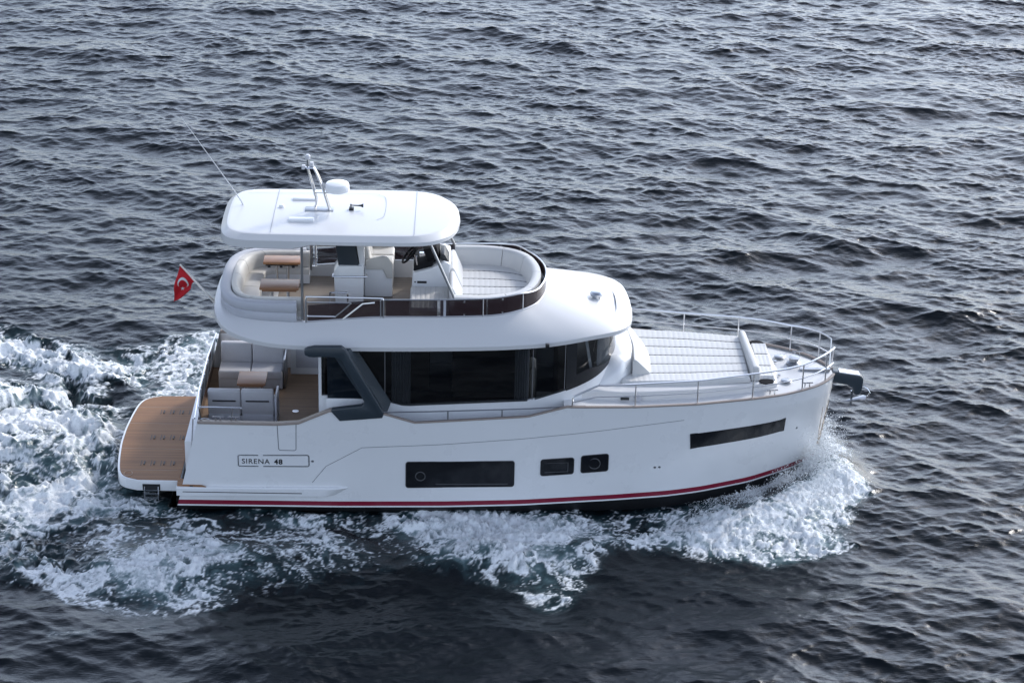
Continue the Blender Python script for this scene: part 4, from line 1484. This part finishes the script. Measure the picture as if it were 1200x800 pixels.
# aft cockpit rail with dark panels
m_ = MB()
TRP = [(-5.98, -2.20), (-6.02, -.8), (-6.02, .9), (-5.98, 2.20)]
m_.tube([(-5.92, -2.18, 2.12)] + [(x + .04, y, 2.12) for x, y in TRP[1:3]] + [(-5.92, 2.18, 2.12)], .018, 8)
for y in (-2.18, -.75, .0, .75, 1.5, 2.18):
    m_.tube([(-6.02, y, 1.2), (-5.95, y, 2.12)], .016, 6)
trail = m_.build('transom_rail', STEEL, yacht)
for y0, y1 in ((-.70, -.05), (.05, .70), (.80, 1.45), (1.55, 2.12)):
    m_ = MB()
    m_.hexa([(-6.02, y0, 1.27), (-6.00, y0, 1.27), (-6.00, y1, 1.27), (-6.02, y1, 1.27), (-5.97, y0, 2.06), (-5.95, y0, 2.06), (-5.95, y1, 2.06), (-5.97, y1, 2.06)])
    m_.build('rail_panel', SMOKE, trail)
m_ = MB()
m_.box(-6.24, -5.99, -1.5, 2.2, .55, 1.25)
m_.build('transom_wall', GEL, yacht, bevel=.02)
m_ = MB()
m_.lathe([(0, 0), (.07, 0), (.07, .006), (0, .006)], (-4.0, .02, 1.252), 16)
m_.build('deck_drain', STEEL, yacht)

# ------------------------------------------------------------------ loose furniture
def quilt(mb, x0, x1, yf0, yf1, z, th, strips, ribs, edge=.04, amp=.013, ramp=.005):
    """padded mattress with sunk seams along x and fine ribs across"""
    nx, ny = ribs * 5, strips * 9
    rows = []
    for i in range(nx + 1):
        u = i / nx
        x = x0 + (x1 - x0) * u
        ya, yb = yf0(x), yf1(x)
        row = [(x, ya, z - th)]
        for j in range(ny + 1):
            v = j / ny
            y = ya + (yb - ya) * v
            sj = abs(((v * strips) % 1.0) - 0.0)
            sj = min(sj, 1 - sj) * (yb - ya) / strips
            si = abs((u * ribs) % 1.0)
            si = min(si, 1 - si) * (x1 - x0) / ribs
            e = min(u * (x1 - x0), (1 - u) * (x1 - x0), v * (yb - ya), (1 - v) * (yb - ya))
            zz = z - amp * math.exp(-(sj / .02) ** 2) - ramp * math.exp(-(si / .016) ** 2) - .045 * max(0, 1 - e / edge) ** 2
            row.append((x, y, zz))
        row.append((x, yb, z - th))
        rows.append(row)
    f = [(x0, p[1], z - th) for p in rows[0]]
    l = [(x1, p[1], z - th) for p in rows[-1]]
    mb.grid([f] + rows + [l])
    return mb

def quilt_seams(x0, x1, yf0, yf1, z, strips, parent):
    for j in range(1, strips):
        mb = MB()
        v = j / strips
        pts = []
        for k in range(25):
            x = x0 + .03 + (x1 - x0 - .06) * k / 24
            pts.append((x, yf0(x) + (yf1(x) - yf0(x)) * v, z))
        mb.tube(pts, .0085, 5)
        mb.build('seam_piping', PIPING, parent)

def cushion_box(mb, x0, x1, y0, y1, z0, z1, lean=0.0):
    p = [(x0, y0, z0), (x1, y0, z0), (x1, y1, z0), (x0, y1, z0), (x0 + lean, y0, z1), (x1 + lean, y0, z1), (x1 + lean, y1, z1), (x0 + lean, y1, z1)]
    return mb.hexa(p)

# cockpit settees: one against the port side, one with its back to starboard
def settee(loc, label, face):
    t = thing('cockpit_sofa', label, 'sofa', loc, 'two cockpit sofas facing each other over the table')
    x0, x1 = loc[0] - .71, loc[0] + .71
    yb = loc[1]                       # rear face
    f = face                          # +1 faces port
    base = MB()
    base.box(x0, x1, *sorted((yb + .03 * f, yb + .68 * f)), 1.256, 1.50)
    base.build('sofa_base', GREYF, t, bevel=.02)
    for k in range(2):
        xa = x0 + .71 * k + .006; xb = xa + .698
        c = MB()
        c.box(xa, xb, *sorted((yb + .20 * f, yb + .72 * f)), 1.50, 1.70)
        c.build('seat_cushion', GREYF, t, bevel=.035, segs=3)
        c = MB()
        y_a, y_b = yb, yb + .22 * f
        z0_, z1_ = 1.52, 2.12
        pts = [(xa, y_a, z0_), (xb, y_a, z0_), (xb, y_b, z0_), (xa, y_b, z0_), (xa, y_a - .04 * f, z1_), (xb, y_a - .04 * f, z1_), (xb, y_b - .10 * f, z1_), (xa, y_b - .10 * f, z1_)]
        if f < 0:
            pts = [pts[3], pts[2], pts[1], pts[0], pts[7], pts[6], pts[5], pts[4]]
        c.hexa(pts)
        bk = c.build('back_cushion', GREYF, t, bevel=.04, segs=3)
        if f > 0:
            s_ = MB()
            s_.box(xa + .10, xb - .10, yb - .045, yb - .02, 1.86, 1.89)
            s_.build('grab_strip', DARK, bk, bevel=.006)
            s_ = MB()
            s_.box(xa + .02, xb - .02, yb - .005, yb + .03, 1.28, 1.56)
            s_.build('rear_panel', GREYV, t, bevel=.01)
    e = MB()
    for x in (x1 + .01,):
        e.box(x, x + .05, *sorted((yb - .02 * f, yb + .62 * f)), 1.256, 1.95)
    e.build('arm_panel', STEELD if f < 0 else GREYV, t, bevel=.015)
    return t
settee((-5.10, -.78, 1.256), 'grey cockpit sofa nearest the quarter rail seen from behind with dark grab strips', 1)
settee((-5.07, 1.80, 1.256), 'grey cockpit sofa at the far side facing the small teak table', -1)

def table(name, label, cx, cy, zt, w, d, wood, zfloor, group, leaf=False):
    t = thing(name, label, 'table', (cx, cy, zfloor), group)
    m1 = MB()
    m1.box(cx - w / 2, cx + w / 2, cy - d / 2, cy + d / 2, zt - .055, zt)
    tp = m1.build('table_top', wood, t, bevel=.014)
    m1 = MB()
    m1.box(cx - w / 2 + .05, cx + w / 2 - .05, cy - d / 2 + .04, cy + d / 2 - .04, zt - .10, zt - .056)
    m1.build('table_apron', WOODD, t, bevel=.006)
    if leaf:
        m1 = MB()
        for k in range(3):
            m1.box(cx - .30 + .26 * k, cx - .24 + .26 * k, cy - d / 2 - .012, cy - d / 2 + .03, zt - .12, zt - .07)
        build_pieces(m1, 'leaf_hinge', DARK, tp)
    for dx in ((-.17, .17) if not leaf else (-.12, .12)):
        m1 = MB()
        m1.tube([(cx + dx, cy, zfloor), (cx + dx, cy, zt - .09)], .034, 12)
        m1.build('leg', STEEL, t)
    m1 = MB()
    m1.box(cx - .28, cx + .28, cy - .14, cy + .14, zfloor - .001, zfloor + .03)
    m1.build('table_foot', STEELD, t, bevel=.01)
    return t
table('cockpit_table', 'small teak table between the two grey cockpit sofas', -4.93, .13, 2.0, .62, .66, WOODD, 1.256, None)
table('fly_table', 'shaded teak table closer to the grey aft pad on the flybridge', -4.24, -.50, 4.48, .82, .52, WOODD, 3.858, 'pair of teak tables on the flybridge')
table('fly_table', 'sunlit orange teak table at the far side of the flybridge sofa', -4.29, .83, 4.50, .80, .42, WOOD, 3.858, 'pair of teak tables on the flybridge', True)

# aft flybridge sofa, U shaped
t = thing('corner_sofa', 'U shaped cream sofa wrapped round the teak tables aft on the flybridge', 'sofa', (-4.9, 0, 3.858))
inn = crom([(-3.72, -1.30), (-4.4, -1.30), (-4.85, -1.22), (-5.1, -.95), (-5.21, -.5), (-5.22, 0), (-5.21, .5), (-5.1, .95), (-4.85, 1.22), (-4.4, 1.30), (-3.72, 1.30)], 4)
seatin = crom([(-3.72, -.95), (-4.3, -.95), (-4.55, -.93), (-4.66, -.80), (-4.68, -.5), (-4.68, 0), (-4.68, .5), (-4.66, .85), (-4.55, .97), (-4.3, 1.0), (-3.72, 1.0)], 4)
m_ = MB()
rows = []
for a_, b_ in zip(inn, seatin):
    rows.append([(a_[0], a_[1], 3.86), (a_[0], a_[1], 4.07), (b_[0], b_[1], 4.07), (b_[0], b_[1], 3.86)])
m_.grid(rows, closed=True, caps=True)
m_.build('sofa_base', GEL, t, angle=40)
N_ = len(inn)
cuts = [0, 7, 14, 20, 26, 33, N_ - 1]
for i0, i1 in zip(cuts[:-1], cuts[1:]):
    m_ = MB()
    rows = []
    for i in range(i0, i1 + 1):
        a_, b_ = inn[i], seatin[i]
        g0 = .010 if i == i0 else (-.010 if i == i1 else 0)
        j = min(max(i + (1 if g0 > 0 else -1 if g0 < 0 else 0), 0), N_ - 1)
        f = .06 if g0 else 0
        ax_, ay_ = a_[0] + (inn[j][0] - a_[0]) * f, a_[1] + (inn[j][1] - a_[1]) * f
        bx_, by_ = b_[0] + (seatin[j][0] - b_[0]) * f, b_[1] + (seatin[j][1] - b_[1]) * f
        rows.append([(ax_ + (bx_ - ax_) * q, ay_ + (by_ - ay_) * q, z_) for q, z_ in ((0, 4.07), (.02, 4.17), (.07, 4.19), (.5, 4.20), (.92, 4.19), (1.0, 4.16), (1.01, 4.07))])
    m_.grid(rows, closed=True, caps=True)
    m_.build('seat_cushion', VINYL, t, angle=50)
    m_ = MB()
    rows = []
    for i in range(i0, i1 + 1):
        a_, b_ = inn[i], seatin[i]
        dx, dy = b_[0] - a_[0], b_[1] - a_[1]
        ln = math.hypot(dx, dy); dx /= ln; dy /= ln
        sh = .05 if i in (i0, i1) else 0
        j = min(max(i + (1 if i == i0 else -1 if i == i1 else 0), 0), N_ - 1)
        px, py = a_[0] + (inn[j][0] - a_[0]) * sh, a_[1] + (inn[j][1] - a_[1]) * sh
        rows.append([(px + dx * o_, py + dy * o_, z_) for o_, z_ in ((.02, 4.18), (.17, 4.20), (.155, 4.34), (.10, 4.47), (.05, 4.50), (-.03, 4.505), (-.05, 4.48), (-.02, 4.3))])
    m_.grid(rows, closed=True, caps=True)
    m_.build('back_cushion', VINYL, t, angle=55)

# helm bench for two, seen from its side
t = thing('helm_seat', 'cream double helm seat on a white box behind the wheel', 'seat', (-2.2, .7, 3.852))
m_ = MB()
m_.side_prism([(-2.50, 3.855), (-1.90, 3.855), (-1.90, 4.50), (-2.50, 4.50)], .33, 1.30)
m_.build('seat_box', GEL, t, bevel=.025, segs=3)
for y0 in (.34, .83):
    m_ = MB()
    m_.box(-2.40, -1.88, y0, y0 + .47, 4.50, 4.64)
    m_.build('seat_cushion', VINYL, t, bevel=.04, segs=3)
    m_ = MB()
    m_.hexa([(-2.50, y0, 4.55), (-2.34, y0, 4.55), (-2.34, y0 + .47, 4.55), (-2.50, y0 + .47, 4.55), (-2.58, y0 + .02, 5.16), (-2.47, y0 + .02, 5.16), (-2.47, y0 + .45, 5.16), (-2.58, y0 + .45, 5.16)])
    m_.build('backrest', VINYL, t, bevel=.045, segs=3)
for y0 in (.27, 1.28):
    m_ = MB()
    m_.side_prism([(-2.48, 4.50), (-2.10, 4.50), (-2.02, 4.30), (-1.88, 4.30), (-1.90, 4.66), (-2.0, 4.80), (-2.10, 4.82), (-2.48, 4.72)], y0, y0 + .085)
    m_.build('armrest', VINYL, t, bevel=.03, segs=3)

# companion lounge beside the console
t = thing('companion_lounge', 'low quilted white seat beside the helm console', 'seat', (-1.05, -.5, 3.852))
m_ = MB()
m_.box(-1.49, -.67, -1.30, -.085, 3.855, 4.20)
m_.build('seat_box', GEL, t, bevel=.02)
m_ = MB()
quilt(m_, -1.50, -.67, lambda x: -1.32, lambda x: -.09, 4.31, .11, 3, 8, ramp=.012)
m_.build('seat_cushion', VINYLW, t)
# forward flybridge lounge
t = thing('forward_lounge', 'white U shaped flybridge lounge with quilted pad ahead of the console', 'sofa', (.2, 0, 3.852))
m_ = MB()
FW = crom([(-.58, -1.42), (.1, -1.42), (.62, -1.28), (.96, -.97), (1.14, -.5), (1.20, 0), (1.14, .5), (.96, .97), (.62, 1.28), (.1, 1.42), (-.58, 1.42)], 4)
poly = [(x, y) for x, y in FW]
m_.prism(poly, 3.86, 4.14)
m_.build('lounge_base', GEL, t)
m_ = MB()
def fwy(x, s_):
    c_ = [p for p in FW if p[1] * s_ >= 0]
    xs_ = [p[0] for p in c_]; ys_ = [abs(p[1]) for p in c_]
    o_ = np.argsort(xs_)
    return s_ * (max(.1, float(np.interp(x, np.array(xs_)[o_], np.array(ys_)[o_])) - .10))
quilt(m_, -.50, 1.08, lambda x: fwy(x, -1), lambda x: fwy(x, 1), 4.28, .15, 6, 14)
mt_ = m_.build('seat_cushion', VINYLW, t)
quilt_seams(-.50, 1.0, lambda x: fwy(x, -1), lambda x: fwy(x, 1), 4.270, 6, mt_)
N_ = len(FW)
cuts = [0, 7, 13, 20, 27, 33, N_ - 1]
for i0, i1 in zip(cuts[:-1], cuts[1:]):
    m_ = MB()
    pts = FW[i0:i1 + 1]
    pts = [pts[0]] + pts[1:]
    rows = []
    for i in range(i0, i1 + 1):
        a0_ = np.array(FW[max(i - 1, 0)]); a1_ = np.array(FW[min(i + 1, N_ - 1)])
        tt_ = (a1_ - a0_) / np.linalg.norm(a1_ - a0_)
        nr = np.array([tt_[1], -tt_[0]])
        sh = .05 if i in (i0, i1) else 0
        j = min(max(i + (1 if i == i0 else -1 if i == i1 else 0), 0), N_ - 1)
        p_ = np.array(FW[i]) + (np.array(FW[j]) - np.array(FW[i])) * sh
        low_ = 4.60 if True else 0
        rows.append([tuple(p_ + nr * o_) + (z_,) for o_, z_ in ((.06, 4.14), (.075, 4.57), (.06, 4.63), (-.02, 4.645), (-.10, 4.635), (-.13, 4.58), (-.20, 4.30), (-.20, 4.14))])
    m_.grid(rows, closed=True, caps=True)
    m_.build('back_cushion', VINYLW, t, angle=55)
for y0, y1 in ((-1.20, -.12), (-.08, 1.10)):
    m_ = MB()
    m_.hexa([(-.66, y0, 4.10), (-.36, y0, 4.20), (-.36, y1, 4.20), (-.66, y1, 4.10), (-.68, y0 + .03, 4.68), (-.58, y0 + .03, 4.70), (-.58, y1 - .03, 4.70), (-.68, y1 - .03, 4.68)])
    m_.build('backrest', VINYLW, t, bevel=.04, segs=3)

# foredeck sun pad, its cushions and the forward seat
t = thing('sun_pad', 'large quilted white sun pad covering the foredeck trunk', 'sun pad', (4.4, 0, 2.6))
hw = lambda x: float(np.interp(x, [2.85, 3.2, 4.5, 5.7], [1.36, 1.42, 1.32, 1.10]))
m_ = MB()
quilt(m_, 2.98, 5.74, lambda x: -hw(x), lambda x: hw(x), 2.74, .12, 6, 24, edge=.05)
mt_ = m_.build('mattress', VINYLW, t)
quilt_seams(2.98, 5.74, lambda x: -hw(x), lambda x: hw(x), 2.730, 6, mt_)
t = thing('crescent_backrest', 'curved white backrest cushion in front of the saloon windscreen', 'cushion', (3.5, 0, 2.74))
m_ = MB()
cb = crom([(3.30, 1.32), (3.50, .85), (3.62, .3), (3.66, -.3), (3.62, -.98)], 5)
ct = crom([(3.14, 1.34), (3.20, .85), (3.24, .3), (3.30, -.3), (3.28, -1.10)], 5)
rows = []
for a_, b_ in zip(cb, ct):
    rows.append([(b_[0] - .05, b_[1], 2.70), (a_[0], a_[1], 2.735), (a_[0] - .01, a_[1], 2.76), (b_[0] + .03, b_[1] * .99, 3.09), (b_[0] - .03, b_[1] * .99, 3.11), (b_[0] - .06, b_[1], 3.06)])
m_.grid(rows, closed=True, caps=True)
m_.build('cushion', VINYLW, t, bevel=.012, angle=40)
t = thing('headrest_cushion', 'upright white headrest bolster across the forward end of the sun pad', 'cushion', (5.9, 0, 2.7))
m_ = MB()
m_.hexa([(5.76, -1.06, 2.60), (5.98, -1.0, 2.60), (5.90, 1.05, 2.60), (5.70, 1.08, 2.60), (5.78, -1.03, 2.95), (5.93, -.98, 2.95), (5.83, 1.03, 2.90), (5.70, 1.06, 2.90)])
m_.build('bolster', VINYLW, t, bevel=.055, segs=4)
t = thing('bow_seat_cushion', 'short quilted white seat pad just ahead of the headrest bolster', 'cushion', (6.12, 0, 2.62))
m_ = MB()
quilt(m_, 5.95, 6.30, lambda x: -.90, lambda x: .92, 2.665, .09, 3, 4)
mt_ = m_.build('pad', VINYLW, t)
quilt_seams(5.95, 6.30, lambda x: -.90, lambda x: .92, 2.656, 3, mt_)
m_ = MB()
for y in (-.98, 1.0):
    m_.lathe([(0, 0), (.15, 0), (.16, .02), (.10, .03), (0, .03)], (6.10, y, 2.585), 18)
build_pieces(m_, 'rope_well', ROPE, yacht)

# ensign on its staff
fl_ = thing('ensign_flag', 'red flag with white crescent and star flying from the stern staff', 'flag', (-5.6, 0, 3.8))
m_ = MB()
top, foot = Vector((-6.385, 0.000, 4.668)), Vector((-5.654, 0.000, 3.776))
m_.tube([foot, top], [.030, .020], 8)
m_.build('flag_staff', RAIL, fl_)
# cloth hangs and ripples from the upper part of the staff
hoA = Vector((-6.385, 0.000, 4.668)); hoB = Vector((-6.091, 0.000, 4.301))
far_ = [Vector((-6.538, -0.020, 3.889)), Vector((-6.320, 0.030, 4.049))]
nu, nv_ = 30, 20
rows = []
ctrl = {}
def cloth(u, v):
    a_ = hoA.lerp(hoB, v)
    e_ = Vector((-6.555, -0.050, 3.822)).lerp(Vector((-6.272, 0.060, 3.978)), v)
    mid = Vector((-6.513, -0.100, 4.297)).lerp(Vector((-6.168, 0.000, 4.162)), v)
    p = a_ * (1 - u) ** 2 + mid * 2 * u * (1 - u) + e_ * u * u
    return p + Vector((.015 * math.sin(9 * u + 2 * v), .045 * math.sin(8 * u + 5 * v) * u ** .5, .008 * math.sin(11 * u)))
m_ = MB()
m_.grid([[cloth(i / nu, j / nv_) for j in range(nv_ + 1)] for i in range(nu + 1)])
cl = m_.build('flag_cloth', FLAGR, fl_)
md = cl.modifiers.new('thickness', 'SOLIDIFY'); md.thickness = .004; md.offset = 0
def on_cloth(u, v, o_):
    p = cloth(u, v)
    n_ = (cloth(u + .01, v) - p).cross(cloth(u, v + .01) - p).normalized()
    if n_.y > 0:
        n_ = -n_
    return p + n_ * o_
for o_ in (.007, -.007):
    m_ = MB()
    rows = []
    for k in range(33):
        a_ = R_(40 + 280 * k / 32)
        a2 = R_(55 + 250 * k / 32)
        rows.append([on_cloth(.42 + .19 * math.cos(a_), .5 + .34 * math.sin(a_), o_), on_cloth(.455 + .155 * math.cos(a2), .5 + .27 * math.sin(a2), o_)])
    m_.grid(rows)
    m_.build('crescent', FLAGW, cl)
    m_ = MB()
    pts = []
    for k in range(10):
        r_ = .085 if k % 2 == 0 else .034
        a_ = R_(180 + 36 * k)
        pts.append(on_cloth(.665 + r_ * math.cos(a_), .5 + r_ * 1.75 * math.sin(a_), o_))
    c_ = on_cloth(.665, .5, o_)
    m_.add([c_] + pts, [(0, 1 + k, 1 + (k + 1) % 10) for k in range(10)])
    m_.build('star', FLAGW, cl)

# ------------------------------------------------------------------ spray thrown up at the bow and along the side
def sea_z(x, y):
    i = np.clip(np.searchsorted(gx, x), 1, len(gx) - 1); j = np.clip(np.searchsorted(gy, y), 1, len(gy) - 1)
    return Hh[i, j]
def droplets(name, pos, rad, label):
    n_ = len(pos)
    base = np.array([(1, 0, 0), (-1, 0, 0), (0, 1, 0), (0, -1, 0), (0, 0, 1), (0, 0, -1)], float)
    fc = np.array([(0, 2, 4), (2, 1, 4), (1, 3, 4), (3, 0, 4), (2, 0, 5), (1, 2, 5), (3, 1, 5), (0, 3, 5)])
    st = rng.uniform(.6, 1.5, (n_, 1, 3))
    q = rng.normal(size=(n_, 3, 3))
    q, _ = np.linalg.qr(q)
    v = np.einsum('nij,kj->nki', q, base) * st * rad[:, None, None] + pos[:, None, :]
    f = (fc[None] + (np.arange(n_) * 6)[:, None, None]).reshape(-1, 3)
    me = bpy.data.meshes.new(name)
    me.vertices.add(n_ * 6)
    me.vertices.foreach_set('co', v.astype(np.float32).ravel())
    me.loops.add(len(f) * 3)
    me.loops.foreach_set('vertex_index', f.astype(np.int32).ravel())
    me.polygons.add(len(f))
    me.polygons.foreach_set('loop_start', np.arange(len(f), dtype=np.int32) * 3)
    me.polygons.foreach_set('loop_total', np.full(len(f), 3, np.int32))
    me.polygons.foreach_set('use_smooth', np.ones(len(f), bool))
    me.update()
    me.materials.append(SPRAY)
    o = bpy.data.objects.new(name, me)
    col.objects.link(o)
    o['kind'] = 'stuff'
    o['label'] = label
    return o
SPRAY = mat('spray_white', (0.82, 0.85, 0.87), 0.5)
def throw(n_, xr, side, out_v, up_v, fwd_v, life, r0, hugging=0.0):
    """water thrown from the hull side at station x, following a short ballistic arc"""
    x = xr[0] + (xr[1] - xr[0]) * rng.beta(1.8, 1.1, n_)
    yb = np.interp(x, B0x, B0y)
    clump = np.interp(np.sin(x * 9.0) + .6 * np.sin(x * 23 + 1), [-1.6, 1.6], [.55, 1.25])
    tl = rng.uniform(0, 1, n_) ** .8 * life
    vu = up_v * np.minimum(rng.gamma(5.0, .2, n_), 1.6) * clump
    vo = out_v * rng.gamma(4.0, .25, n_)
    vf = fwd_v * rng.normal(.6, .5, n_)
    X_ = x + vf * tl
    Y_ = yb + .03 + vo * tl
    z_ = .12 + vu * tl - 4.9 * tl ** 2
    p = np.stack([X_, side * Y_, z_], 1)
    keep = p[:, 2] > sea_z(p[:, 0], p[:, 1]) - .02
    p = p[keep]
    rad = r0 * rng.gamma(2.0, .5, len(p)) + .003
    return p, np.minimum(rad, .018)
sets = []
for side in (-1, 1):
    sets += [throw(26000, (6.3, 7.42), side, 2.3, 2.0, 1.3, .45, .0042), throw(22000, (5.2, 7.3), side, 2.7, 1.4, .7, .42, .004),
             throw(22000, (6.95, 7.45), side, 1.2, 2.5, 1.2, .42, .0042), throw(3500, (4.4, 6.2), side, 2.2, .8, .2, .35, .0028)]
pos = np.concatenate([s_[0] for s_ in sets]); rad = np.concatenate([s_[1] for s_ in sets])
droplets('bow_spray', pos, rad, 'white spray thrown up where the bow cuts the water')
# froth flecks over the broken water of the wake and the splash
px_ = rng.uniform(-14, 8.6, 120000); py_ = rng.uniform(-8, 7, 120000)
i_ = np.clip(np.searchsorted(gx, px_), 1, len(gx) - 1); j_ = np.clip(np.searchsorted(gy, py_), 1, len(gy) - 1)
dn = dens[i_, j_] * pat[i_, j_]
ok = (rng.random(len(px_)) < sm(.7, 1.2, dn) * .35) & ~((np.abs(py_) < 2.45) & (px_ > -7.9) & (px_ < 6.0))
px_, py_ = px_[ok], py_[ok]
pz_ = Hh[i_[ok], j_[ok]] + rng.gamma(1.2, .035, ok.sum())
xx_ = co[:, 0].reshape(nx_, ny_)[i_[ok], j_[ok]]; yy_ = co[:, 1].reshape(nx_, ny_)[i_[ok], j_[ok]]
droplets('wake_spray', np.stack([xx_, yy_, pz_], 1), np.minimum(.004 * rng.gamma(2.0, .5, len(px_)) + .003, .014), 'fine white flecks tossed over the broken wake')
